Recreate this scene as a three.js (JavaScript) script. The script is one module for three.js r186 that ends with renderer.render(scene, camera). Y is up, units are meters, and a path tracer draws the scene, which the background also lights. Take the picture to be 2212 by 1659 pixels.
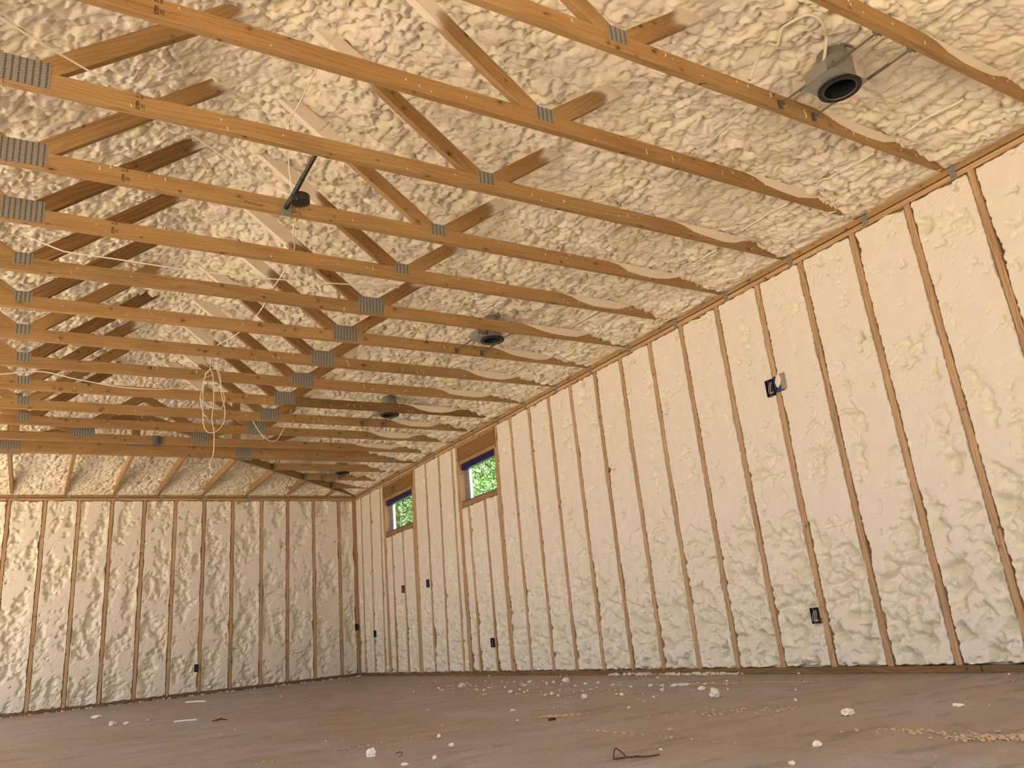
import * as THREE from 'three';
import { mergeGeometries } from 'three/addons/utils/BufferGeometryUtils.js';
import { createNoise2D, createNoise3D } from 'simplex-noise';

// ---------------------------------------------------------------- camera, sky, sun, exposure
const scene = new THREE.Scene();
const camera = new THREE.PerspectiveCamera(52.01, 2212 / 1659, 0.05, 200);
camera.position.set(-4.4109, 0.4464, 12.242);
camera.rotation.set(0.3023, -0.5573, -0.097, 'YXZ');
scene.background = new THREE.Color().setRGB(1.35, 1.48, 1.66);
const sun = new THREE.DirectionalLight(new THREE.Color(1.0, 0.93, 0.82), 12.4);
sun.position.set(-14 - 3.5, 24, 5 + 6);
sun.target.position.set(-3.5, 0, 6);
sun.castShadow = true;
sun.shadow.mapSize.set(4096, 4096);
Object.assign(sun.shadow.camera, { left: -22, right: 22, top: 22, bottom: -22, near: 1, far: 80 });
scene.add(sun, sun.target);
const renderer = new THREE.WebGLRenderer({ antialias: true });
renderer.toneMapping = THREE.LinearToneMapping;
renderer.toneMappingExposure = 2.3;
renderer.shadowMap.enabled = true;

// ---------------------------------------------------------------- helpers
function rng(seed) { let a = seed >>> 0; return () => { a = (a + 0x6D2B79F5) | 0; let t = Math.imul(a ^ (a >>> 15), 1 | a); t = (t + Math.imul(t ^ (t >>> 7), 61 | t)) ^ t; return ((t ^ (t >>> 14)) >>> 0) / 4294967296; }; }
const R0 = rng(7), n2 = createNoise2D(rng(11)), n3 = createNoise3D(rng(12));
const clamp = (x, a = 0, b = 1) => Math.min(b, Math.max(a, x));
const lerp = (a, b, t) => a + (b - a) * t;
const smooth = (a, b, x) => { const t = clamp((x - a) / (b - a)); return t * t * (3 - 2 * t); };
const V = (x, y, z) => new THREE.Vector3(x, y, z);
const fbm = (x, y, o = 4) => { let s = 0, a = 0.5; for (let i = 0; i < o; i++) { s += a * n2(x + 17.3 * i, y - 9.1 * i); x *= 2.03; y *= 2.03; a *= 0.5; } return s; };
function hash(i, j, s) { let h = Math.imul(i, 374761393) + Math.imul(j, 668265263) + Math.imul(s, 974634777); h = Math.imul(h ^ (h >>> 13), 1274126177); return (h ^ (h >>> 16)) >>> 0; }
// height of a field of round blobs, 0..1, sharp creases between them
function blobs(x, y, size, seed) {
  const u = x / size, v = y / size, iu = Math.floor(u), iv = Math.floor(v); let best = -9;
  for (let a = -1; a <= 1; a++) for (let b = -1; b <= 1; b++) {
    const h = hash(iu + a, iv + b, seed), px = iu + a + 0.5 + ((h & 1023) / 1023 - 0.5) * 0.85, py = iv + b + 0.5 + (((h >>> 10) & 1023) / 1023 - 0.5) * 0.85;
    const d2 = (u - px) ** 2 + (v - py) ** 2, k = 0.35 * (((h >>> 20) & 255) / 255) + 0.65 - d2 * 1.25;
    if (k > best) best = k;
  }
  const q = 1 - clamp(best, -0.6, 1); return 1 - q ** 1.5;
}
const taken = new Map();
function numbered(name) { const n = taken.get(name) ?? 0; taken.set(name, n + 1); return n ? `${name}_${String(n).padStart(3, '0')}` : name; }
function thing(name, label, category, pos = [0, 0, 0], group) {
  const o = new THREE.Group(); o.name = numbered(name); o.position.set(...pos); o.userData = { label, category };
  if (group) o.userData.group = group; scene.add(o); return o;
}
function structure(name) { const o = new THREE.Group(); o.name = name; o.userData = { kind: 'structure' }; scene.add(o); return o; }
function part(parent, name, geo, mat, label) {
  const k = parent.userData.count ??= {}; const n = k[name] ?? 0; k[name] = n + 1;
  const m = new THREE.Mesh(geo, mat); m.name = n ? `${name}_${String(n).padStart(3, '0')}` : name;
  m.castShadow = m.receiveShadow = true; if (label) m.userData.label = label; parent.add(m); return m;
}
const merge = (gs) => mergeGeometries(gs.map((g) => { const q = g.index ? g.toNonIndexed() : g; for (const k of Object.keys(q.attributes)) if (!['position', 'normal', 'uv'].includes(k)) q.deleteAttribute(k); return q; }));
function box(x0, y0, z0, x1, y1, z1) { const g = new THREE.BoxGeometry(Math.abs(x1 - x0), Math.abs(y1 - y0), Math.abs(z1 - z0)); g.translate((x0 + x1) / 2, (y0 + y1) / 2, (z0 + z1) / 2); return g; }
function tube(pts, r, seg, rad = 7) { return new THREE.TubeGeometry(new THREE.CatmullRomCurve3(pts.map((p) => V(...p)), false, 'catmullrom', 0.5), seg ?? pts.length * 6, r, rad); }
function rod(a, b, r, n = 10) { const p = V(...a), q = V(...b), d = q.clone().sub(p), g = new THREE.CylinderGeometry(r, r, d.length(), n); g.applyQuaternion(new THREE.Quaternion().setFromUnitVectors(V(0, 1, 0), d.normalize())); g.translate(...p.add(V(...b)).multiplyScalar(0.5).toArray()); return g; }

// ---------------------------------------------------------------- textures
function dataTex(w, h, fn, srgb = true) {
  const d = new Uint8Array(w * h * 4);
  for (let j = 0; j < h; j++) for (let i = 0; i < w; i++) { const c = fn(i / w, j / h, i, j), o = (j * w + i) * 4; d[o] = clamp(c[0]) * 255; d[o + 1] = clamp(c[1]) * 255; d[o + 2] = clamp(c[2]) * 255; d[o + 3] = 255; }
  const t = new THREE.DataTexture(d, w, h); t.wrapS = t.wrapT = THREE.RepeatWrapping; t.magFilter = THREE.LinearFilter; t.minFilter = THREE.LinearMipmapLinearFilter; t.generateMipmaps = true;
  if (srgb) t.colorSpace = THREE.SRGBColorSpace; t.needsUpdate = true; return t;
}
// softwood: 2.4 m along u, 0.30 m across v
function woodTex(seed, knotsN, contrast) {
  const r = rng(seed), knots = []; for (let i = 0; i < knotsN; i++) knots.push([r(), r(), 0.004 + 0.008 * r() * r(), r()]);
  const checks = []; for (let i = 0; i < 5; i++) checks.push([r(), r(), 0.05 + 0.1 * r()]);
  return dataTex(2048, 256, (u, v) => {
    const a = u * Math.PI * 2, cx = Math.cos(a) * 0.38, cy = Math.sin(a) * 0.38; let y = v * 0.30, knot = 0, pull = 0;
    for (const [ku, kv, kr, kd] of knots) {
      let du = Math.abs(u - ku); du = Math.min(du, 1 - du) * 2.4; let dv = y - kv * 0.30; if (dv > 0.15) dv -= 0.3; if (dv < -0.15) dv += 0.3;
      const e = Math.hypot(du / 1.25, dv) / kr; if (e < 6) { pull += dv * Math.exp(-e * e * 0.12) * 0.6; const q = 1 - smooth(0.75, 1.2, e); knot = Math.max(knot, q * (0.45 + 0.5 * kd) + 0.22 * Math.exp(-((e - 1.6) ** 2) * 1.6)); }
    }
    y += pull;
    const slow = n3(cx * 1.1 + seed, cy * 1.1, y * 5), ring = Math.sin((y * 95 + slow * 3.6 + 0.9 * n3(cx * 3, cy * 3 + seed, y * 16)) * 2.4);
    const grain = n3(cx * 9, cy * 9, y * 420 + seed) * 0.5 + n3(cx * 22, cy * 22, y * 900) * 0.5, streak = n3(cx * 2.2 + 4, cy * 2.2, y * 60 + seed);
    let dark = contrast * (0.085 * Math.max(0, ring) ** 2 + 0.055 * Math.max(0, streak)) + 0.035 * grain + 0.05 * n3(cx * 2, cy * 2 + 9, y * 9);
    for (const [ku, kv, kl] of checks) { let du = Math.abs(u - ku); du = Math.min(du, 1 - du) * 2.4; const dv = Math.abs(v * 0.3 - kv * 0.3 - du * 0.02); if (du < kl && dv < 0.0009) dark += 0.26; }
    const f = 1 - dark; let c = [0.93 * f, 0.735 * f * (1 - dark * 0.25), 0.50 * f * (1 - dark * 0.5)];
    const k = clamp(knot * 0.85); c = [lerp(c[0], 0.33, k), lerp(c[1], 0.19, k), lerp(c[2], 0.10, k)]; return c;
  });
}
const woodMaps = [woodTex(3, 12, 1), woodTex(21, 22, 0.7), woodTex(40, 9, 1.6)];
const grainBump = dataTex(512, 256, (u, v) => { const a = u * Math.PI * 2, g = 0.5 + 0.3 * n3(Math.cos(a) * 2, Math.sin(a) * 2, v * 90) + 0.2 * n3(Math.cos(a) * 6, Math.sin(a) * 6, v * 200); return [g, g, g]; }, false);
function woodMat(i, tint, rough = 0.62) { const m = new THREE.MeshStandardMaterial({ map: woodMaps[i], color: new THREE.Color().setRGB(...tint), roughness: rough, bumpMap: grainBump, bumpScale: 0.0006 }); return m; }
const WOOD = [woodMat(0, [0.422, 0.422, 0.363]), woodMat(1, [0.448, 0.445, 0.383]), woodMat(0, [0.371, 0.354, 0.284]), woodMat(1, [0.403, 0.381, 0.310]), woodMat(2, [0.320, 0.292, 0.218]), woodMat(2, [0.269, 0.238, 0.172]), woodMat(1, [0.480, 0.483, 0.416])];
const STUD = [woodMat(0, [0.66, 0.72, 0.86]), woodMat(1, [0.60, 0.64, 0.74]), woodMat(2, [0.62, 0.67, 0.78])];
const foamTint = [0.82, 0.735, 0.575];
const foamMat = new THREE.MeshStandardMaterial({ color: 0xffffff, vertexColors: true, roughness: 0.55 });
const foamPlain = new THREE.MeshStandardMaterial({ color: new THREE.Color().setRGB(...foamTint), roughness: 0.6 });
const speckle = (() => { const c = 256, d = new Uint8Array(c * c * 4); for (let j = 0; j < c; j++) for (let i = 0; i < c; i++) { const u = i / c, v = j / c, e = (u - 0.45 - 0.22 * n2(v * 2.2, 4) - 0.06 * n2(v * 9, 8)) * 3.2, g = 0.5 + 0.5 * n2(u * 60, v * 75), a = clamp(e + 0.55 + (g - 0.5) * 0.9 + 1.4 * smooth(0.5, 0.9, u)), o = (j * c + i) * 4; d[o] = d[o + 1] = d[o + 2] = Math.round(255 * (u > 0.93 ? 1 : u < 0.05 ? 0 : a)); d[o + 3] = 255; } const t = new THREE.DataTexture(d, c, c); t.wrapS = THREE.ClampToEdgeWrapping; t.wrapT = THREE.RepeatWrapping; t.magFilter = t.minFilter = THREE.LinearFilter; t.needsUpdate = true; return t; })();
const dustMat = new THREE.MeshStandardMaterial({ color: new THREE.Color().setRGB(0.78, 0.68, 0.55), roughness: 0.75, alphaMap: speckle, transparent: true });
const sprayMat = new THREE.MeshStandardMaterial({ color: new THREE.Color().setRGB(0.78, 0.68, 0.55), roughness: 0.7 });
const galv = new THREE.MeshStandardMaterial({ color: new THREE.Color().setRGB(0.33, 0.325, 0.30), roughness: 0.42, metalness: 0.6 });
const galvDark = new THREE.MeshStandardMaterial({ color: new THREE.Color().setRGB(0.26, 0.25, 0.225), roughness: 0.34, metalness: 0.85 });
const plateMap = dataTex(256, 256, (u, v) => {   // pressed truss plate: rows of punched slots, one tile = 0.1 m
  const cu = (u * 4) % 1, cv = (v * 10) % 1, slot = Math.abs(cu - 0.5 - 0.2 * (cv - 0.5)) < 0.13 && cv > 0.18 && cv < 0.82, lip = Math.abs(cu - 0.5 - 0.2 * (cv - 0.5)) < 0.2 && cv > 0.1 && cv < 0.92;
  const g = 0.60 + 0.05 * n2(u * 9, v * 9) + 0.02 * n2(u * 60, v * 60); return slot ? [0.30, 0.27, 0.23] : lip ? [g * 0.88, g * 0.86, g * 0.82] : [g, g * 0.985, g * 0.94];
});
const plateMat = new THREE.MeshStandardMaterial({ map: plateMap, roughness: 0.5, metalness: 0.55 });
const black = new THREE.MeshStandardMaterial({ color: 0x0b090a, roughness: 0.55 });
const darkPlastic = new THREE.MeshStandardMaterial({ color: 0x17131a, roughness: 0.45 });
const bluePlastic = new THREE.MeshStandardMaterial({ color: 0x1d3f6e, roughness: 0.5 });
const cableMat = new THREE.MeshStandardMaterial({ color: new THREE.Color().setRGB(0.78, 0.70, 0.58), roughness: 0.45 });
const steelBlack = new THREE.MeshStandardMaterial({ color: 0x3a3733, roughness: 0.35, metalness: 0.5 });

// decals of ink: a thin sheet of print with a transparent ground
function inkMat(w, h, draw) {
  const c = document.createElement('canvas'); c.width = w; c.height = h; const g = c.getContext('2d'); g.clearRect(0, 0, w, h); g.fillStyle = g.strokeStyle = '#1c120a'; g.lineCap = 'round'; draw(g);
  const t = new THREE.CanvasTexture(c); t.colorSpace = THREE.SRGBColorSpace; return new THREE.MeshStandardMaterial({ map: t, transparent: true, roughness: 0.8 });
}
const stampMat = inkMat(256, 320, (g) => {       // grade stamp, rotated a quarter turn on the board
  g.save(); g.translate(128, 160); g.rotate(-Math.PI / 2); g.font = 'bold 74px sans-serif'; g.fillText('2', 62, -18);
  g.font = 'bold 66px sans-serif'; g.fillRect(-150, -62, 10, 64); g.fillText('LEEP', -138, -8); g.fillRect(-140, -66, 130, 9); g.font = 'bold 46px sans-serif'; g.fillText('SPF', -120, 48); g.fillRect(-140, 60, 100, 9); g.fillRect(62, 10, 70, 9); g.fillRect(62, 30, 84, 9); g.fillRect(142, -70, 8, 110);
  g.restore();
});
const smallStamp = inkMat(256, 160, (g) => { g.font = 'bold 58px sans-serif'; g.fillText('TP 7', 60, 62); g.fillRect(58, 76, 130, 10); g.fillRect(80, 100, 90, 8); g.fillRect(90, 120, 60, 8); });
const dMark = inkMat(128, 128, (g) => { g.lineWidth = 13; g.beginPath(); g.ellipse(46, 84, 20, 15, -0.4, 0, 7); g.stroke(); g.beginPath(); g.moveTo(58, 96); g.lineTo(112, 24); g.stroke(); });
const handMark = inkMat(768, 220, (g) => {
  g.lineWidth = 12; const s = (p) => { g.beginPath(); p.forEach(([x, y], i) => (i ? g.lineTo(x, y) : g.moveTo(x, y))); g.stroke(); };
  s([[20, 10], [100, 30], [60, 80], [110, 50]]); s([[170, 40], [120, 70], [160, 90]]); s([[240, 50], [190, 80], [240, 100]]); s([[260, 60], [280, 110], [310, 80], [330, 120], [370, 70]]); s([[350, 130], [420, 70], [440, 100], [380, 110]]);
});
const handMark2 = inkMat(400, 220, (g) => { g.lineWidth = 13; g.beginPath(); g.ellipse(120, 80, 42, 22, 0.2, 0, 7); g.stroke(); g.beginPath(); g.moveTo(20, 70); g.lineTo(70, 20); g.moveTo(180, 110); g.lineTo(190, 60); g.lineTo(240, 110); g.moveTo(250, 70); g.lineTo(320, 110); g.lineTo(290, 150); g.lineTo(380, 190); g.stroke(); });
const headerMark = inkMat(256, 256, (g) => { g.translate(128, 128); g.rotate(Math.PI); g.font = 'bold 190px sans-serif'; g.fillText('37', -108, 68); });

// ---------------------------------------------------------------- lumber: a polygon in a plane, given thickness
// pts in local (a,b); dir = grain direction in that plane; thickness along +c
function prism(pts, thick, dir, seed, bev = 0.0022, grow = 0) {
  const s = new THREE.Shape(pts.map((p) => new THREE.Vector2(p[0], p[1])));
  const g = new THREE.ExtrudeGeometry(s, { depth: thick - 2 * bev, bevelEnabled: true, bevelSize: bev, bevelThickness: bev, bevelOffset: grow - bev, bevelSegments: 1 }); g.translate(0, 0, bev);
  const P = g.attributes.position, N = g.attributes.normal, uv = g.attributes.uv, r = rng(seed * 7919 + 5), ou = r(), ov = r(), l = Math.hypot(dir[0], dir[1]), cx = dir[0] / l, cy = dir[1] / l;
  for (let i = 0; i < P.count; i++) { const a = P.getX(i), b = P.getY(i), c = P.getZ(i), al = a * cx + b * cy, ac = -a * cy + b * cx, side = Math.abs(N.getZ(i)) > 0.7; uv.setXY(i, al / 2.4 + ou, (side ? ac : c + 0.11) / 0.30 + ov); }
  return g;
}
const rect = (a0, b0, a1, b1) => [[a0, b0], [a1, b0], [a1, b1], [a0, b1]];
// clip polygon to the half plane nx*a + ny*b <= d
function clip(poly, nx, ny, d) { const out = []; for (let i = 0; i < poly.length; i++) { const p = poly[i], q = poly[(i + 1) % poly.length], sp = nx * p[0] + ny * p[1] - d, sq = nx * q[0] + ny * q[1] - d; if (sp <= 0) out.push(p); if ((sp < 0) !== (sq < 0)) { const t = sp / (sp - sq); out.push([p[0] + (q[0] - p[0]) * t, p[1] + (q[1] - p[1]) * t]); } } return out; }
const bar = (p, q, w) => { const dx = q[0] - p[0], dy = q[1] - p[1], l = Math.hypot(dx, dy), nx = -dy / l * w / 2, ny = dx / l * w / 2; return [[p[0] + nx, p[1] + ny], [p[0] - nx, p[1] - ny], [q[0] - nx, q[1] - ny], [q[0] + nx, q[1] + ny]]; };
// plane maps: local (a,b,c) -> world. XY plane (trusses): identity. ZY plane facing -x (right wall): a=z, b=y, c -> x outward
function toZY(g) { const P = g.attributes.position, N = g.attributes.normal; for (let i = 0; i < P.count; i++) { const a = P.getX(i), c = P.getZ(i); P.setX(i, c); P.setZ(i, a); const na = N.getX(i), nc = N.getZ(i); N.setX(i, nc); N.setZ(i, na); } const flip = (A, n) => { for (let i = 0; i < A.count; i += 3) for (let k = 0; k < n; k++) { const t = A.array[(i + 1) * n + k]; A.array[(i + 1) * n + k] = A.array[(i + 2) * n + k]; A.array[(i + 2) * n + k] = t; } }; flip(P, 3); flip(N, 3); flip(g.attributes.uv, 2); return g; }
// ---------------------------------------------------------------- foam heightfields
const H = 2.771, SPAN = 7.05, DEEP = 13.4;
const PROFILE = [[-0.2, 2.79], [0, 2.776], [0.36, 2.845], [1.0, 2.965], [1.97, 3.18], [2.8, 3.40], [3.25, 3.53], [3.525, 3.56], [9, 3.56]];
function profile(d) { for (let i = 1; i < PROFILE.length; i++) if (d <= PROFILE[i][0]) { const [a, p] = PROFILE[i - 1], [b, q] = PROFILE[i]; return lerp(p, q, (d - a) / (b - a)); } return 3.56; }
function slopeOf(x, z) { const a = -x, b = SPAN + x; return z < a && z < b ? 2 : a < b ? 0 : 1; }
function roofFoam(x, z) {
  const a = -x, b = SPAN + x, d = Math.min(a, b, z), wx = x + 0.022 * n2(x * 6, z * 6) + 0.013 * n2(x * 15, z * 15), wz = z + 0.022 * n2(x * 6 + 40, z * 6) + 0.013 * n2(x * 15 + 7, z * 15);
  const hip = smooth(-0.25, 0.15, Math.min(a, b) - z);
  let y = profile(d), lump = 0;
  const iso = () => 0.030 * (blobs(wx, wz, 0.098, 1) - 0.5) + 0.040 * (blobs(wx + 3, wz, 0.050, 2) - 0.5) + 0.020 * (blobs(wx, wz + 5, 0.031, 3) - 0.5);
  const rows = () => { const s = wz * 0.60 + 0.05 * n2(x * 2, z * 2); return 0.034 * (blobs(wx, s * 0.85, 0.080, 4) - 0.5) + 0.038 * (blobs(wx, s * 1.15, 0.044, 5) - 0.5) + 0.018 * (blobs(wx, wz * 0.8, 0.030, 6) - 0.5); };
  const fine = () => 0.034 * (blobs(wx, wz, 0.055, 8) - 0.5) + 0.030 * (blobs(wx, wz, 0.036, 9) - 0.5);
  const w = smooth(-2.7, -1.5, x + 0.5 * n2(x * 0.8, z * 0.8));
  if (hip < 1) { lump = w <= 0 ? iso() : w >= 1 ? rows() : lerp(iso(), rows(), w); }
  if (hip > 0) lump = lerp(lump, fine(), hip);
  const rough = 0.9 + 0.35 * n2(x * 1.1 + 3, z * 1.1), edge = smooth(0.0, 0.14, d);
  y -= lump * rough * lerp(0.55, 1, edge) + 0.016 * n2(x * 1.7, z * 1.7) * edge + 0.008 * n2(x * 4.5 + 8, z * 4.5) * edge;
  return d < 0.03 ? Math.max(y, 2.7712) : y;
}
function gridGeometry(us, vs, pos, col, keep) {
  const nu = us.length, nv = vs.length, P = new Float32Array(nu * nv * 3), C = new Float32Array(nu * nv * 3), idx = [];
  for (let j = 0; j < nv; j++) for (let i = 0; i < nu; i++) { const o = (j * nu + i) * 3, p = pos(us[i], vs[j]), c = col(us[i], vs[j], p); P.set(p.slice(0, 3), o); C.set(c, o); }
  for (let j = 0; j < nv - 1; j++) for (let i = 0; i < nu - 1; i++) { if (keep && !keep((us[i] + us[i + 1]) / 2, (vs[j] + vs[j + 1]) / 2)) continue; const a = j * nu + i, b = a + 1, c = a + nu, d = c + 1; idx.push(a, b, d, a, d, c); }
  return [P, C, idx];
}
function compact(P, C, idx, normals) {
  const map = new Map(), p = [], c = [], n = [], out = new Uint32Array(idx.length);
  for (let k = 0; k < idx.length; k++) { const i = idx[k]; let q = map.get(i); if (q === undefined) { q = map.size; map.set(i, q); p.push(P[i * 3], P[i * 3 + 1], P[i * 3 + 2]); c.push(C[i * 3], C[i * 3 + 1], C[i * 3 + 2]); if (normals) n.push(normals[i * 3], normals[i * 3 + 1], normals[i * 3 + 2]); } out[k] = q; }
  const g = new THREE.BufferGeometry(); g.setAttribute('position', new THREE.Float32BufferAttribute(p, 3)); g.setAttribute('color', new THREE.Float32BufferAttribute(c, 3)); g.setIndex(new THREE.BufferAttribute(out, 1));
  if (normals) g.setAttribute('normal', new THREE.Float32BufferAttribute(n, 3)); else g.computeVertexNormals(); return g;
}
const range = (a, b, step) => { const n = Math.max(1, Math.round((b - a) / step)), o = []; for (let i = 0; i <= n; i++) o.push(a + (b - a) * i / n); return o; };
{
  const ceiling = structure('ceiling');
  const xs = [...range(-5.3, 0, 0.0092), 0.03, 0.07], zs = [-0.07, -0.03, ...range(0, 5.6, 0.016), ...range(5.6, 11.2, 0.0092).slice(1)];
  const tone = (x, z) => { const t = 0.5 + 0.5 * n2(x * 2.1 + 5, z * 2.1), q = 0.5 + 0.5 * n2(x * 9, z * 9 + 3); return [foamTint[0] * lerp(0.97, 1.02, q), foamTint[1] * lerp(0.96, 1.02, q), foamTint[2] * lerp(0.92, 1.06, t)]; };
  const [P, C, idx] = gridGeometry(xs, zs, (x, z) => [x, roofFoam(x, z), z], tone);
  const whole = new THREE.BufferGeometry(); whole.setAttribute('position', new THREE.BufferAttribute(P, 3)); whole.setIndex(idx); whole.computeVertexNormals();
  const lists = [[], [], []];
  for (let k = 0; k < idx.length; k += 3) { const i = idx[k] * 3; lists[slopeOf(P[i], P[i + 2])].push(idx[k], idx[k + 1], idx[k + 2]); }
  for (const l of lists) part(ceiling, 'foam_slope', compact(P, C, l, whole.attributes.normal.array), foamMat);
  const coarse = (x0, x1, z0, z1) => { const [p, c, i] = gridGeometry(range(x0, x1, 0.028), range(z0, z1, 0.028), (x, z) => [x, roofFoam(x, z), z], tone); return compact(p, c, i); };
  part(ceiling, 'foam_slope', coarse(-7.12, -5.3, -0.07, 11.2), foamMat); part(ceiling, 'foam_slope', coarse(-7.12, 0.07, 11.2, DEEP + 0.07), foamMat);
  // roof deck above the foam, closing the building
  const top = [], ids = [], nx = 40, nz = 60, X = (i) => -SPAN - 0.55 + (SPAN + 1.1) * i / nx, Z = (j) => -0.55 + (DEEP + 0.95) * j / nz, yd = (x, z) => 2.98 + 0.3 * Math.min(-x, SPAN + x, z);
  for (const up of [0, 0.05]) for (let j = 0; j <= nz; j++) for (let i = 0; i <= nx; i++) top.push(X(i), yd(X(i), Z(j)) + up, Z(j));
  const M = (nx + 1) * (nz + 1); for (let j = 0; j < nz; j++) for (let i = 0; i < nx; i++) { const a = j * (nx + 1) + i, b = a + 1, c = a + nx + 1, d = c + 1; ids.push(a, b, d, a, d, c, a + M, d + M, b + M, a + M, c + M, d + M); }
  const g = new THREE.BufferGeometry(); g.setAttribute('position', new THREE.Float32BufferAttribute(top, 3)); g.setIndex(ids); g.computeVertexNormals();
  const roof = structure('roof'); part(roof, 'roof_deck', g, new THREE.MeshStandardMaterial({ color: 0x6b5a48, roughness: 0.9 }));
}

// one stud bay of trimmed spray foam. plane 'R': right wall (u = -z direction), 'F': far wall (u = x)
function bayGeometry(plane, u0, u1, y0, y1, seed, style, res) {
  const w = u1 - u0, hgt = y1 - y0, e = [0, 0.003, 0.006, 0.009, 0.013, 0.018, 0.024].filter((q) => q < w / 3), us = [...e, ...range(e.at(-1), w - e.at(-1), res).slice(1, -1), ...e.map((q) => w - q).reverse()];
  const ev = [0, 0.003, 0.006, 0.010, 0.016, 0.024], vs = [...ev, ...range(ev.at(-1), hgt - ev.at(-1), res).slice(1, -1), ...ev.map((q) => hgt - q).reverse()];
  const s = seed * 13.7, tilt = style.tilt;
  const depth = (u, v) => {
    const y = y0 + v, wu = u + 0.02 * n2(u * 9 + s, y * 9), wv = y + 0.02 * n2(u * 9, y * 9 + s), ru = wu + tilt * wv, rv = wv - tilt * wu;
    const lum = 0.62 * blobs(ru * 0.72, rv, style.cell, seed) + 0.28 * blobs(ru, rv, style.cell * 0.52, seed + 90) + 0.13 * blobs(ru, rv, style.cell * 0.27, seed + 50);
    const nat = style.bulge(y) + style.vary * fbm(u * 2.8 + s, y * 1.6 - s, 3) + style.lump * (1 + style.low * smooth(1.3, 0.2, y)) * (lum - 0.80) + 0.012 * (smooth(0, 0.09, Math.min(u, w - u)) * -1 + 0.6);
    let d = clamp(-nat, 0, 0.075) * lerp(0.3, 1, smooth(0.004, 0.05, Math.min(u, w - u)));
    // pores and nicks left by the saw
    const pk = n2(u * 28 + s, y * 17), pk2 = n2(u * 60, y * 44 + s); if (pk > 0.80) d = Math.max(d, 0.012 * (pk - 0.80) / 0.2); if (pk2 > 0.86) d = Math.max(d, 0.009);
    d = Math.max(d, 0.0010 * (0.5 + 0.5 * n2(u * 7 + s, y * 3)));
    // ragged gaps where the saw pulled the foam off the framing
    const rag = (k) => { const a = n2(y * 2.3 + k * 9 + s, k), b = n2(y * 22 + k * 5, s + k), c = n2(y * 70, s - k); return 0.0018 + 0.0055 * Math.max(0, a + 0.1) + 0.0045 * b + 0.0025 * c + (a > 0.62 ? 0.012 * (a - 0.62) / 0.38 : 0); };
    const gap = (dist, wd) => smooth(wd + 0.0032, wd, dist);
    let q = Math.max(gap(u, rag(1)), gap(w - u, rag(2)), gap(v, 0.004 + 0.006 * n2(u * 14 + s, 3)), gap(hgt - v, 0.002 + 0.006 * n2(u * 12 + s, 8)));
    const cu = Math.min(u, w - u), cv = Math.min(v, hgt - v), cr = 0.028; if (cu < cr && cv < cr) q = Math.max(q, smooth(cr - 0.003, cr, Math.hypot(cr - cu, cr - cv)));
    return lerp(d, 0.055, q);
  };
  const flat = style.flat, skin = style.skin;
  const [P, C, idx] = gridGeometry(us, vs, (u, v) => { const d = depth(u, v); return plane === 'R' ? [d, y0 + v, u0 + u, d] : [u0 + u, y0 + v, -d, d]; },
    (u, v, p) => { const t = smooth(0.0012, 0.006, p[3]), m = 1 + 0.025 * n2(u * 8 + s, v * 5); return [0, 1, 2].map((k) => lerp(flat[k], skin[k], t) * m); });
  const tri = new Uint32Array(idx.length); for (let k = 0; k < idx.length; k += 3) { tri[k] = idx[k]; if (plane === 'R') { tri[k + 1] = idx[k + 2]; tri[k + 2] = idx[k + 1]; } else { tri[k + 1] = idx[k + 1]; tri[k + 2] = idx[k + 2]; } }
  const g = new THREE.BufferGeometry(); g.setAttribute('position', new THREE.BufferAttribute(P, 3)); g.setAttribute('color', new THREE.BufferAttribute(C, 3)); g.setIndex(new THREE.BufferAttribute(tri, 1)); g.computeVertexNormals(); return g;
}
const cut = [0.82, 0.735, 0.625], skinTone = [0.84, 0.775, 0.62];
const styleR = { low: 0.7, cell: 0.080, tilt: -0.25, lump: 0.088, vary: 0.068, flat: cut, skin: skinTone, bulge: (y) => lerp(-0.004, 0.034, smooth(0.25, 1.9, y)) };
const styleF = { low: 0.25, cell: 0.070, tilt: 0.45, lump: 0.082, vary: 0.098, flat: cut, skin: skinTone, bulge: (y) => 0.004 + 0.014 * smooth(1.2, 2.6, y) };

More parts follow.
